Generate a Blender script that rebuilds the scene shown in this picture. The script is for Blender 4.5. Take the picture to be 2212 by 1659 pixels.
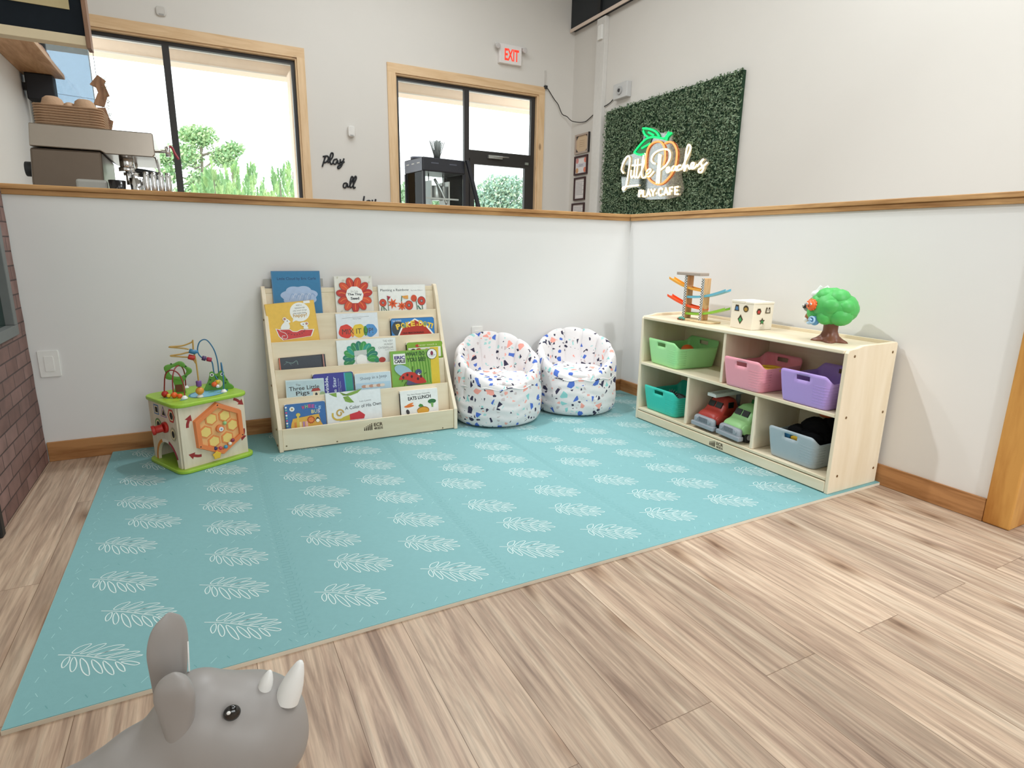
import bpy, bmesh, math, random
from mathutils import Vector, Matrix, noise
C = bpy.context
for o in list(bpy.data.objects): bpy.data.objects.remove(o)
COL = C.scene.collection
R = math.radians

# ---------------------------------------------------------------- camera
cd = bpy.data.cameras.new('camera'); cam = bpy.data.objects.new('camera', cd); COL.objects.link(cam)
r_ = Vector((0.88574021, -0.46388577, 0.01656107)); u_ = Vector((0.0927097, 0.21175309, 0.972916)); f_ = Vector((0.45482874, 0.86021545, -0.23056494))
M = Matrix((r_, u_, -f_)).transposed().to_4x4(); M.translation = (-2.53576, -3.166246, 0.983178)
cam.matrix_world = M
cd.sensor_fit = 'HORIZONTAL'; cd.sensor_width = 36; cd.lens = 36 * 1258.98 / 2212; cd.clip_start = 0.02; cd.clip_end = 300
C.scene.camera = cam

# ---------------------------------------------------------------- world, lamps, exposure
W = bpy.data.worlds.new('sky'); C.scene.world = W; W.use_nodes = True
bg = W.node_tree.nodes['Background']; bg.inputs[0].default_value = (0.93, 0.97, 1.0, 1); bg.inputs[1].default_value = 3.2
VS = C.scene.view_settings; VS.view_transform = 'Standard'; VS.look = 'None'; VS.gamma = 1; VS.use_curve_mapping = False; VS.exposure = -0.08

def lamp(name, kind, loc, power, color, size=0.3, to=None, sizey=None, spot=None, blend=0.5):
    l = bpy.data.lights.new(name, kind); l.energy = power; l.color = color
    if kind == 'AREA':
        l.size = size
        if sizey: l.shape = 'RECTANGLE'; l.size_y = sizey
    else: l.shadow_soft_size = size
    if kind == 'SPOT': l.spot_size = R(spot); l.spot_blend = blend
    o = bpy.data.objects.new(name, l); COL.objects.link(o); o.location = loc
    if to: o.rotation_euler = (Vector(to) - Vector(loc)).to_track_quat('-Z', 'Y').to_euler()
    return o
NEU = (0.93, 0.985, 1.0)
lamp('track_light_left', 'SPOT', (-2.6, -0.4, 3.3), 175, NEU, 0.05, (0.1, -1.7, 0.5), spot=78, blend=.6)
lamp('track_light_back', 'SPOT', (-1.35, 0.25, 3.4), 85, NEU, 0.05, (-2.2, -0.7, 0), spot=110)
lamp('track_light_front', 'SPOT', (-0.6, -4.3, 2.7), 165, NEU, 0.06, (0.05, -1.7, 0.3), spot=50)
lamp('ceiling_fill_front', 'AREA', (-0.9, -3.6, 4.3), 45, NEU, 2.2, (-0.9, -3.2, 0))  # unseen soft area under the ceiling, added as general fill
lamp('ceiling_fill_room', 'AREA', (-0.8, 1.6, 4.4), 84, NEU, 2.6, (-0.8, 1.6, 0))  # added fill for the cafe side, no fixture modelled
lamp('rear_fill_light', 'AREA', (-1.3, -6.35, 1.9), 82, NEU, 3.2, (-1.6, 0, 0.7), 2.0)  # unseen soft fill added behind the camera; the rear wall has no window
lamp('ceiling_fill_side', 'AREA', (0.6, -1.4, 4.3), 75, NEU, 1.4, (1.2, -0.8, 0))  # another added ceiling fill, towards the right wall

# ---------------------------------------------------------------- material helpers
def lin(h):
    if isinstance(h, str):
        c = [int(h[i:i+2], 16) / 255 for i in (0, 2, 4)]
    else: c = [x / 255 for x in h]
    return tuple((x / 12.92 if x <= 0.04045 else ((x + 0.055) / 1.055) ** 2.4) for x in c) + (1,)
MATS = {}
def newmat(name):
    m = bpy.data.materials.new(name); m.use_nodes = True; MATS[name] = m
    nt = m.node_tree; return m, nt, nt.nodes['Principled BSDF']
def nd(nt, t, **k):
    n = nt.nodes.new(t)
    for a, b in k.items():
        if isinstance(a, str) and a.startswith('i_'): n.inputs[a[2:].replace('_', ' ')].default_value = b
        else: setattr(n, a, b)
    return n
def P(name, col, rough=0.5, spec=0.5, var=0.05, scale=25, bump=0.0, metal=0.0, **kw):
    """plain coloured material with a faint procedural mottling"""
    if name in MATS: return MATS[name]
    m, nt, b = newmat(name); L = nt.links.new; c = lin(col)
    tc = nd(nt, 'ShaderNodeTexCoord'); nz = nd(nt, 'ShaderNodeTexNoise', i_Scale=scale, i_Detail=3.0)
    L(tc.outputs['Object'], nz.inputs['Vector'])
    mx = nd(nt, 'ShaderNodeMix', data_type='RGBA')
    mx.inputs[6].default_value = tuple(x * (1 - var) for x in c[:3]) + (1,); mx.inputs[7].default_value = tuple(min(1, x * (1 + var)) for x in c[:3]) + (1,)
    L(nz.outputs[0], mx.inputs[0]); L(mx.outputs[2], b.inputs['Base Color'])
    b.inputs['Roughness'].default_value = rough; b.inputs['Specular IOR Level'].default_value = spec; b.inputs['Metallic'].default_value = metal
    if bump:
        bp = nd(nt, 'ShaderNodeBump', i_Strength=bump, i_Distance=0.01); L(nz.outputs[0], bp.inputs['Height']); L(bp.outputs[0], b.inputs['Normal'])
    for k, v in kw.items(): b.inputs[k.replace('_', ' ')].default_value = v
    return m
def EM(name, col, s, base=None):
    if name in MATS: return MATS[name]
    m, nt, b = newmat(name); b.inputs['Base Color'].default_value = lin(base or col); b.inputs['Emission Color'].default_value = lin(col); b.inputs['Emission Strength'].default_value = s
    return m
def ramp(nt, stops, interp='LINEAR'):
    r = nd(nt, 'ShaderNodeValToRGB'); e = r.color_ramp; e.interpolation = interp
    while len(e.elements) < len(stops): e.elements.new(0.5)
    for el, (p, c) in zip(e.elements, stops): el.position = p; el.color = lin(c) if isinstance(c, str) else c
    return r
def WOOD(name, light, dark, axis='x', grain=14, stretch=10, rough=0.5, knots=0.0, coord='Object'):
    """timber with grain running along one axis, optional knots"""
    if name in MATS: return MATS[name]
    m, nt, b = newmat(name); L = nt.links.new
    tc = nd(nt, 'ShaderNodeTexCoord'); mp = nd(nt, 'ShaderNodeMapping')
    s = [grain] * 3; s['xyz'.index(axis)] = grain / stretch; mp.inputs['Scale'].default_value = s
    L(tc.outputs[coord], mp.inputs[0])
    n1 = nd(nt, 'ShaderNodeTexNoise', i_Scale=1.0, i_Detail=6.0, i_Distortion=1.2); L(mp.outputs[0], n1.inputs['Vector'])
    n2 = nd(nt, 'ShaderNodeTexNoise', i_Scale=6.0, i_Detail=4.0); L(mp.outputs[0], n2.inputs['Vector'])
    ad = nd(nt, 'ShaderNodeMath', operation='MULTIPLY_ADD'); ad.inputs[1].default_value = 0.35; L(n2.outputs[0], ad.inputs[0]); L(n1.outputs[0], ad.inputs[2])
    rp = ramp(nt, [(0.45, dark), (0.8, light)]); L(ad.outputs[0], rp.inputs[0]); out = rp.outputs[0]
    if knots:
        mp2 = nd(nt, 'ShaderNodeMapping'); s2 = [5.0] * 3; s2['xyz'.index(axis)] = 2.2; mp2.inputs['Scale'].default_value = s2; L(tc.outputs[coord], mp2.inputs[0])
        vo = nd(nt, 'ShaderNodeTexVoronoi', i_Scale=1.0); L(mp2.outputs[0], vo.inputs['Vector'])
        kr = ramp(nt, [(0.0, (1, 1, 1, 1)), (0.07, (0.7, 0.7, 0.7, 1)), (0.12, (0, 0, 0, 1))]); L(vo.outputs['Distance'], kr.inputs[0])
        mu = nd(nt, 'ShaderNodeMath', operation='MULTIPLY'); mu.inputs[1].default_value = knots; L(kr.outputs[0], mu.inputs[0])
        mx = nd(nt, 'ShaderNodeMix', data_type='RGBA'); mx.inputs[7].default_value = lin('5a341c'); L(mu.outputs[0], mx.inputs[0]); L(out, mx.inputs[6]); out = mx.outputs[2]
    L(out, b.inputs['Base Color']); b.inputs['Roughness'].default_value = rough; b.inputs['Specular IOR Level'].default_value = 0.3
    return m

# ---------------------------------------------------------------- mesh builder
def cat(pts, n=6, closed=False):
    """Catmull-Rom through the points"""
    pts = [Vector(p) for p in pts]; out = []; N = len(pts)
    if N < 3: return pts
    for i in range(N if closed else N - 1):
        a, b, c, d = (pts[(i - 1) % N], pts[i], pts[(i + 1) % N], pts[(i + 2) % N]) if closed else (pts[max(i - 1, 0)], pts[i], pts[i + 1], pts[min(i + 2, N - 1)])
        for k in range(n):
            t = k / n; out.append(0.5 * ((2 * b) + (c - a) * t + (2 * a - 5 * b + 4 * c - d) * t * t + (3 * b - a - 3 * c + d) * t ** 3))
    if not closed: out.append(pts[-1])
    return out
class Fr:
    """flat frame for drawing: origin, two directions, normal"""
    def __init__(s, o, ux, uy):
        s.o = Vector(o); s.x = Vector(ux).normalized(); s.y = Vector(uy).normalized(); s.n = s.x.cross(s.y)
    def p(s, u, v, h=0): return s.o + s.x * u + s.y * v + s.n * h
TXT = {}
def text_mesh(s, bold=0.0):
    if (s, bold) in TXT: return TXT[(s, bold)]
    cu = bpy.data.curves.new('t', 'FONT'); cu.body = s; cu.size = 1; cu.resolution_u = 3; cu.offset = bold
    ob = bpy.data.objects.new('t', cu); me = ob.to_mesh()
    vs = [(v.co.x, v.co.y) for v in me.vertices]; fs = [tuple(p.vertices) for p in me.polygons]
    ob.to_mesh_clear(); bpy.data.objects.remove(ob); bpy.data.curves.remove(cu)
    x0 = min(v[0] for v in vs); x1 = max(v[0] for v in vs); y0 = min(v[1] for v in vs); y1 = max(v[1] for v in vs)
    TXT[(s, bold)] = ([((x - x0), (y - y0)) for x, y in vs], fs, x1 - x0, y1 - y0); return TXT[(s, bold)]
class MB:
    def __init__(s): s.v = []; s.f = []; s.fm = []; s.fs = []; s.mats = []; s.T = None; s.h = 0.0
    def add(s, vs, fs, mat, smooth=False, T=None):
        b = len(s.v); T = T or s.T
        for v in vs:
            v = Vector(v); s.v.append(tuple(T @ v if T else v))
        if mat not in s.mats: s.mats.append(mat)
        k = s.mats.index(mat)
        for f in fs: s.f.append(tuple(b + i for i in f)); s.fm.append(k); s.fs.append(smooth)
    def box(s, x0, x1, y0, y1, z0, z1, mat, T=None):
        vs = [(x, y, z) for x in (x0, x1) for y in (y0, y1) for z in (z0, z1)]
        s.add(vs, [(0, 1, 3, 2), (4, 6, 7, 5), (0, 4, 5, 1), (2, 3, 7, 6), (0, 2, 6, 4), (1, 5, 7, 3)], mat, T=T)
    def fbox(s, fr, u0, u1, v0, v1, h0, h1, mat):
        vs = [fr.p(u, v, h) for u in (u0, u1) for v in (v0, v1) for h in (h0, h1)]
        s.add(vs, [(0, 1, 3, 2), (4, 6, 7, 5), (0, 4, 5, 1), (2, 3, 7, 6), (0, 2, 6, 4), (1, 5, 7, 3)], mat)
    def cyl(s, p0, p1, r0, mat, r1=None, n=16, caps=True, smooth=True):
        r1 = r0 if r1 is None else r1; p0 = Vector(p0); p1 = Vector(p1); d = (p1 - p0).normalized()
        a = d.orthogonal().normalized(); b = d.cross(a); vs = []
        for p, r in ((p0, r0), (p1, r1)):
            for i in range(n): t = 2 * math.pi * i / n; vs.append(p + (a * math.cos(t) + b * math.sin(t)) * r)
        s.add(vs, [(i, (i + 1) % n, n + (i + 1) % n, n + i) for i in range(n)], mat, smooth)
        if caps: s.add(vs, [tuple(range(n - 1, -1, -1)), tuple(range(n, 2 * n))], mat)
    def tube(s, pts, r, mat, n=8, closed=False, sm=5, flat=1.0):
        pts = cat(pts, sm, closed) if sm else [Vector(p) for p in pts]; N = len(pts); vs = []; a = None
        rr = r if callable(r) else (lambda t: r)
        for i, p in enumerate(pts):
            d = (pts[(i + 1) % N] - pts[i - 1]) if closed else (pts[min(i + 1, N - 1)] - pts[max(i - 1, 0)])
            d = d.normalized() if d.length > 1e-9 else Vector((0, 0, 1))
            a = d.orthogonal().normalized() if a is None else (a - d * a.dot(d)).normalized(); b = d.cross(a); q = rr(i / max(N - 1, 1))
            for k in range(n): t = 2 * math.pi * k / n; vs.append(p + (a * math.cos(t) + b * math.sin(t)) * q)
        fs = [(i * n + k, i * n + (k + 1) % n, ((i + 1) % N) * n + (k + 1) % n, ((i + 1) % N) * n + k) for i in range(N if closed else N - 1) for k in range(n)]
        s.add(vs, fs, mat, True)
        if not closed: s.add(vs[:n], [tuple(range(n - 1, -1, -1))], mat); s.add(vs[-n:], [tuple(range(n))], mat)
    def lathe(s, prof, mat, c=(0, 0, 0), n=24, sx=1, sy=1, T=None, smooth=True):
        vs = []; fs = []; m = len(prof)
        for i in range(n):
            t = 2 * math.pi * i / n
            for r, z in prof: vs.append((c[0] + r * sx * math.cos(t), c[1] + r * sy * math.sin(t), c[2] + z))
        for i in range(n):
            j = (i + 1) % n
            for k in range(m - 1): fs.append((i * m + k, j * m + k, j * m + k + 1, i * m + k + 1))
        s.add(vs, fs, mat, smooth, T)
    def ell(s, c, r, mat, n=20, m=12, T=None, fn=None):
        if not hasattr(r, '__len__'): r = (r, r, r)
        vs = []; fs = []
        for i in range(m + 1):
            a = math.pi * i / m - math.pi / 2
            for j in range(n):
                b = 2 * math.pi * j / n; d = Vector((math.cos(a) * math.cos(b), math.cos(a) * math.sin(b), math.sin(a))); k = fn(d) if fn else 1
                vs.append((c[0] + d.x * r[0] * k, c[1] + d.y * r[1] * k, c[2] + d.z * r[2] * k))
        for i in range(m):
            for j in range(n): fs.append((i * n + j, i * n + (j + 1) % n, (i + 1) * n + (j + 1) % n, (i + 1) * n + j))
        s.add(vs, fs, mat, True, T)
    def prism(s, fr, poly, h0, h1, mat, smooth=False, side=None):
        n = len(poly); vs = [fr.p(u, v, h0) for u, v in poly] + [fr.p(u, v, h1) for u, v in poly]
        s.add(vs, [tuple(range(n - 1, -1, -1)), tuple(range(n, 2 * n))], mat)
        s.add(vs, [(i, (i + 1) % n, n + (i + 1) % n, n + i) for i in range(n)], side or mat, smooth)
    # flat printed art, each call a hair above the last
    def lay(s): s.h += 0.00012; return s.h
    def poly(s, fr, pts, mat): h = s.lay(); s.add([fr.p(u, v, h) for u, v in pts], [tuple(range(len(pts)))], mat)
    def rect(s, fr, u0, v0, u1, v1, mat): s.poly(fr, [(u0, v0), (u1, v0), (u1, v1), (u0, v1)], mat)
    def disc(s, fr, u, v, ru, mat, rv=None, n=24, rot=0, a0=0, a1=360):
        rv = ru if rv is None else rv; c, q = math.cos(rot), math.sin(rot); p = []
        for i in range(n if a1 - a0 == 360 else n + 1):
            t = R(a0 + (a1 - a0) * i / n); x = ru * math.cos(t); y = rv * math.sin(t); p.append((u + x * c - y * q, v + x * q + y * c))
        s.poly(fr, p, mat)
    def stroke(s, fr, pts, w, mat, closed=False, sm=4, taper=False):
        h = s.lay(); pts = cat([(a, b, 0) for a, b in pts], sm, closed) if sm else [Vector((a, b, 0)) for a, b in pts]; N = len(pts); vs = []
        for i, p in enumerate(pts):
            d = (pts[(i + 1) % N] - pts[i - 1]) if closed else (pts[min(i + 1, N - 1)] - pts[max(i - 1, 0)])
            if d.length < 1e-9: d = Vector((1, 0, 0))
            d.normalize(); q = Vector((-d.y, d.x, 0)) * w / 2 * ((1 - 0.8 * i / N) if taper else 1)
            vs += [fr.p(p.x + q.x, p.y + q.y, h), fr.p(p.x - q.x, p.y - q.y, h)]
        s.add(vs, [(2 * i, 2 * i + 1, (2 * ((i + 1) % N)) + 1, 2 * ((i + 1) % N)) for i in range(N if closed else N - 1)], mat)
    def text(s, fr, t, u, v, w, hh, mat, bold=0.0, rot=0, sh=0):
        """text fitted into a w x hh box whose lower left corner is (u, v)"""
        vs, fs, W, H = text_mesh(t, bold); h = s.lay(); a = w / W; b = hh / H; c, q = math.cos(rot), math.sin(rot)
        s.add([fr.p(u + (x * a + sh * y * b) * c - y * b * q, v + (x * a) * q + y * b * c, h) for x, y in vs], fs, mat)
    def build(s, name, parent=None, bevel=0, seg=2, subsurf=0, mods=None, flip=True, auto=None):
        me = bpy.data.meshes.new(name); me.from_pydata(s.v, [], s.f)
        for m in s.mats: me.materials.append(m)
        for p, k, sm in zip(me.polygons, s.fm, s.fs): p.material_index = k; p.use_smooth = sm
        o = bpy.data.objects.new(name, me); COL.objects.link(o)
        if flip:
            bm = bmesh.new(); bm.from_mesh(me)
            if not s.h: bmesh.ops.remove_doubles(bm, verts=bm.verts, dist=1e-6)
            if flip is True and not s.h: bmesh.ops.recalc_face_normals(bm, faces=bm.faces)
            bm.to_mesh(me); bm.free()
        if parent is not None: o.parent = parent
        if bevel:
            b = o.modifiers.new('bevel', 'BEVEL'); b.width = bevel; b.segments = seg; b.limit_method = 'ANGLE'; b.angle_limit = R(40)
        if subsurf:
            q = o.modifiers.new('sub', 'SUBSURF'); q.levels = subsurf; q.render_levels = subsurf
        return o
def tag(o, label=None, catg=None, group=None, kind=None):
    if label: o['label'] = label
    if catg: o['category'] = catg
    if group: o['group'] = group
    if kind: o['kind'] = kind
    return o
def thing(name, label, catg, loc=(0, 0, 0), rz=0, group=None):
    o = bpy.data.objects.new(name, None); COL.objects.link(o); o.location = loc; o.rotation_euler = (0, 0, rz); o.empty_display_size = 0.1
    return tag(o, label, catg, group)
def struct(name, mb, label=None, **k):
    o = mb.build(name, **k); o['kind'] = 'structure'
    if label: o['label'] = label
    return o
def copy_tree(o, parent=None):
    c = o.copy(); COL.objects.link(c); c.parent = parent
    for ch in list(o.children): copy_tree(ch, c)
    return c
def rrect(w, h, r, n=5, cx=0, cy=0):
    p = []
    for a, (sx, sy) in enumerate(((1, 1), (-1, 1), (-1, -1), (1, -1))):
        for i in range(n + 1):
            t = R(90 * a + 90 * i / n); p.append((cx + sx * (w / 2 - r) + r * math.cos(t), cy + sy * (h / 2 - r) + r * math.sin(t)))
    return p
# ================================================================ SETTING
WALL = P('wall_paint', 'e8e6e4', 0.75, 0.2, 0.015, 3)
WALL2 = P('far_wall_paint', 'e0dcd6', 0.75, 0.2, 0.015, 3)
def floor_mat():
    m, nt, b = newmat('oak_planks'); L = nt.links.new
    tc = nd(nt, 'ShaderNodeTexCoord'); mp = nd(nt, 'ShaderNodeMapping'); mp.inputs['Rotation'].default_value = (0, 0, R(90)); L(tc.outputs['Object'], mp.inputs[0])
    # after the turn: x' = -y, y' = x ; plank length along x', row height along y'
    mp.inputs['Location'].default_value = (-2.403, 1.97, 0)
    br = nd(nt, 'ShaderNodeTexBrick', offset=0.5, i_Scale=1.0, i_Mortar_Size=0.0007, i_Mortar_Smooth=0.1, i_Brick_Width=1.22, i_Row_Height=0.178)
    br.inputs['Color1'].default_value = (0, 0, 0, 1); br.inputs['Color2'].default_value = (1, 1, 1, 1); br.inputs['Mortar'].default_value = (0.5, 0.5, 0.5, 1)
    L(mp.outputs[0], br.inputs['Vector'])
    # per plank shift of the grain
    sc = nd(nt, 'ShaderNodeVectorMath', operation='SCALE'); sc.inputs['Scale'].default_value = 7.0; L(br.outputs['Color'], sc.inputs[0])
    av = nd(nt, 'ShaderNodeVectorMath', operation='ADD'); L(tc.outputs['Object'], av.inputs[0]); L(sc.outputs[0], av.inputs[1])
    mg = nd(nt, 'ShaderNodeMapping'); mg.inputs['Scale'].default_value = (15, 0.9, 1); L(av.outputs[0], mg.inputs[0])
    n1 = nd(nt, 'ShaderNodeTexNoise', i_Scale=1.0, i_Detail=5.0, i_Roughness=0.6, i_Distortion=1.8); L(mg.outputs[0], n1.inputs['Vector'])
    mf = nd(nt, 'ShaderNodeMapping'); mf.inputs['Scale'].default_value = (110, 5, 1); L(av.outputs[0], mf.inputs[0])
    n2 = nd(nt, 'ShaderNodeTexNoise', i_Scale=1.0, i_Detail=4.0, i_Roughness=0.6); L(mf.outputs[0], n2.inputs['Vector'])
    r1 = ramp(nt, [(0.26, '856a58'), (0.40, 'a88d78'), (0.55, 'c0a68e'), (0.75, 'd6c1a9')]); L(n1.outputs[0], r1.inputs[0])
    # plank tone
    hs = nd(nt, 'ShaderNodeHueSaturation', i_Saturation=0.95); mr = nd(nt, 'ShaderNodeMapRange'); mr.inputs[3].default_value = 0.88; mr.inputs[4].default_value = 1.17
    L(br.outputs['Color'], mr.inputs[0]); L(mr.outputs[0], hs.inputs['Value']); L(r1.outputs[0], hs.inputs['Color'])
    r2 = ramp(nt, [(0.35, (0.72, 0.72, 0.72, 1)), (0.6, (1.03, 1.03, 1.03, 1))]); L(n2.outputs[0], r2.inputs[0])
    m1 = nd(nt, 'ShaderNodeMix', data_type='RGBA', blend_type='MULTIPLY'); m1.inputs[0].default_value = 1; L(hs.outputs[0], m1.inputs[6]); L(r2.outputs[0], m1.inputs[7])
    # knots
    mk = nd(nt, 'ShaderNodeMapping'); mk.inputs['Scale'].default_value = (4.4, 1.5, 1); L(av.outputs[0], mk.inputs[0])
    nk = nd(nt, 'ShaderNodeTexNoise', i_Scale=3.0); L(mk.outputs[0], nk.inputs['Vector'])
    ak = nd(nt, 'ShaderNodeVectorMath', operation='MULTIPLY_ADD'); ak.inputs[1].default_value = (0.22, 0.22, 0.22); L(nk.outputs['Color'], ak.inputs[0]); L(mk.outputs[0], ak.inputs[2])
    vo = nd(nt, 'ShaderNodeTexVoronoi', i_Scale=1.0, voronoi_dimensions='2D'); L(ak.outputs[0], vo.inputs['Vector'])
    rk = ramp(nt, [(0.0, (0.36, 0.28, 0.24, 1)), (0.04, (0.6, 0.52, 0.47, 1)), (0.09, (0.82, 0.77, 0.73, 1)), (0.17, (1, 1, 1, 1))]); L(vo.outputs['Distance'], rk.inputs[0])
    m2 = nd(nt, 'ShaderNodeMix', data_type='RGBA', blend_type='MULTIPLY'); m2.inputs[0].default_value = 1; L(m1.outputs[2], m2.inputs[6]); L(rk.outputs[0], m2.inputs[7])
    # seams
    m3 = nd(nt, 'ShaderNodeMix', data_type='RGBA'); m3.inputs[7].default_value = lin('6d5440'); L(br.outputs['Fac'], m3.inputs[0]); L(m2.outputs[2], m3.inputs[6])
    L(m3.outputs[2], b.inputs['Base Color']); b.inputs['Roughness'].default_value = 0.42; b.inputs['Specular IOR Level'].default_value = 0.35
    bp = nd(nt, 'ShaderNodeBump', i_Strength=0.12, i_Distance=0.002); L(n2.outputs[0], bp.inputs['Height']); L(bp.outputs[0], b.inputs['Normal'])
    return m
XW, XG, YF, YR, ZC, H = -3.76, 2.1, 4.0, -6.5, 4.6, 1.196
b = MB(); b.box(XW - .2, 3.4, YR - .2, 4.2, -0.1, 0, floor_mat()); struct('floor', b)
b = MB(); b.box(XW - .2, 3.4, YR - .2, 4.2, ZC, ZC + .1, P('ceiling_paint', 'b9b6b0', 0.8)); struct('ceiling', b)
b = MB(); b.box(XW - .12, XW, YR, YF + .15, 0, ZC, WALL2); struct('wall_left', b)
b = MB(); b.box(XW, XG + .1, YR - .12, YR, 0, ZC, WALL2); struct('wall_rear', b)
# right wall of the cafe with the dark band high up
b = MB(); b.box(XG, XG + .12, YR, YF + .15, 0, ZC, WALL2); struct('wall_right', b)
b = MB(); DK = P('dark_duct', '23282d', 0.6)
b.box(XG - .07, XG - .001, -4.5, YF - .01, 3.72, ZC - .01, DK)
b.box(XG - .10, XG - .07, 3.31, 3.37, 3.74, ZC - .01, P('duct_seam', '15181b', 0.5)); b.box(XG - .085, XG - .07, -4.5, YF - .01, 3.70, 3.735, P('ledge', 'e6d3c4', 0.7))
struct('trim_1', b, 'dark band high on the right wall')
# far wall with two openings
b = MB(); X1, X2 = -3.66, -1.42; X3, X4 = -.344, 1.57; ZT = 2.9
for x0, x1 in ((XW, X1), (X2, X3), (X4, XG)): b.box(x0, x1, YF, YF + .15, 0, ZC, WALL2)
for x0, x1 in ((X1, X2), (X3, X4)): b.box(x0, x1, YF, YF + .15, ZT, ZC, WALL2)
b.box(X1, X2, YF, YF + .15, 0, .45, WALL2); struct('wall_back', b)
# half walls round the play corner, with timber caps and skirting
CAP = WOOD('cap_timber', 'cfa06a', '8f5f35', 'x', 16, 12, 0.45, 0.5)
CAPY = WOOD('cap_timber_side', 'd3a672', '96683c', 'y', 16, 12, 0.45, 0.5)
BASE = WOOD('skirting_timber', 'b98655', '84542c', 'x', 18, 10, 0.5, 0.6); BASEY = WOOD('skirting_timber_side', 'c08c5c', '8a5a32', 'y', 18, 10, 0.5, 0.6)
b = MB(); b.box(-3.34, .12, 0, .12, 0, H - .04, WALL); struct('wall_partition_back', b)
b = MB(); b.box(0, .12, -2.2045, 0, 0, H - .04, WALL); struct('wall_partition_right', b)
b = MB(); b.box(-3.34, .14, -.02, .14, H - .02, H, CAP); b.box(-3.34, -.012, -.012, .0, H - .042, H - .02, CAP); struct('trim_2', b, 'timber cap on the back half wall', bevel=.003)
b = MB(); b.box(-.02, .14, -2.33, -.021, H - .02, H, CAPY); b.box(-.012, 0, -2.2045, -.012, H - .042, H - .02, CAPY); struct('trim_3', b, 'timber cap on the right half wall', bevel=.003)
b = MB(); b.box(-3.22, 0, -.012, 0, 0, .09, BASE); struct('baseboard_back', b, bevel=.002)
b = MB(); b.box(-.012, 0, -2.2045, -.013, 0, .09, BASEY); struct('baseboard_right', b, bevel=.002)
POST = WOOD('post_timber', 'd19a52', 'a96c2e', 'z', 9, 7, 0.42, 0.85)
b = MB(); b.box(-.014, .12, -2.292, -2.205, 0, H - .021, POST); struct('trim_4', b, 'knotty timber end post of the right half wall', bevel=.006)
# brick playhouse front on the left
def brick_mat():
    m, nt, b = newmat('printed_brick'); L = nt.links.new
    tc = nd(nt, 'ShaderNodeTexCoord'); sp = nd(nt, 'ShaderNodeSeparateXYZ'); cb = nd(nt, 'ShaderNodeCombineXYZ'); L(tc.outputs['Object'], sp.inputs[0]); L(sp.outputs[1], cb.inputs[0]); L(sp.outputs[2], cb.inputs[1])
    br = nd(nt, 'ShaderNodeTexBrick', i_Scale=1.0, i_Brick_Width=0.15, i_Row_Height=0.058, i_Mortar_Size=0.004, i_Mortar_Smooth=0.6)
    br.inputs['Color1'].default_value = lin('8a6b64'); br.inputs['Color2'].default_value = lin('74564f'); br.inputs['Mortar'].default_value = lin('4b3a38'); L(cb.outputs[0], br.inputs['Vector'])
    nz = nd(nt, 'ShaderNodeTexNoise', i_Scale=14.0, i_Detail=5.0); L(tc.outputs['Object'], nz.inputs['Vector'])
    mx = nd(nt, 'ShaderNodeMix', data_type='RGBA', blend_type='OVERLAY'); mx.inputs[0].default_value = 0.45; L(br.outputs[0], mx.inputs[6]); L(nz.outputs[0], mx.inputs[7]); L(mx.outputs[2], b.inputs['Base Color'])
    b.inputs['Roughness'].default_value = 0.7
    bp = nd(nt, 'ShaderNodeBump', i_Strength=0.4, i_Distance=0.004); L(br.outputs['Fac'], bp.inputs['Height']); bp.invert = True; L(bp.outputs[0], b.inputs['Normal'])
    return m
BR = brick_mat()
t = thing('playhouse_front', 'dark red brick-look playhouse front with grey framed window, at left edge beside the half wall', 'playhouse', (-3.22, -.4, 0))
t.location = (0, 0, 0)
b = MB(); Y0, Y1 = -.014, -.765
edge = [(Y0 + .004 * math.sin(i * 1.7) - .004, 1.25 * i / 24) for i in range(25)]
# outline around a window hole: build as four slabs
fr = Fr((-3.222, 0, 0), (0, 1, 0), (0, 0, 1))
b.prism(fr, [(Y1, 0)] + [(y, z) for y, z in edge if z <= .60] + [(Y0 - .005, .5995), (Y1, .5995)], -.03, 0, BR)
b.prism(fr, [(-.18, .60), (Y0 - .005, .60)] + [(y, z) for y, z in edge if z > .62 and z < 1.139] + [(Y0 - .005, 1.1395), (-.18, 1.1395)], -.03, 0, BR)
b.prism(fr, [(Y1, 1.14), (Y0 - .005, 1.14)] + [(y, z) for y, z in edge if z > 1.145] + [(Y1, 1.25)], -.03, 0, BR)
b.build('brick_panel', t)
FRM = P('grey_frame', '6f716f', 0.6)
b = MB()
for q in ((Y1, -.155, .60, .642), (Y1, -.155, 1.10, 1.14), (-.197, -.155, .642, 1.10)): b.box(-3.25, -3.212, q[0], q[1], q[2], q[3], FRM)
b.build('window_frame', t, bevel=.003)
b = MB(); b.box(-3.252, -3.242, Y1, -.197, .642, 1.10, P('dark_green_glass', '0d2b26', 0.15, 0.6)); b.build('window_panel', t)
b = MB(); b.box(-3.262, -3.206, -.80, -.765, 0, 1.25, P('black_door_edge', '14181a', 0.5)); b.build('door_edge', t, bevel=.004)

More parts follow.
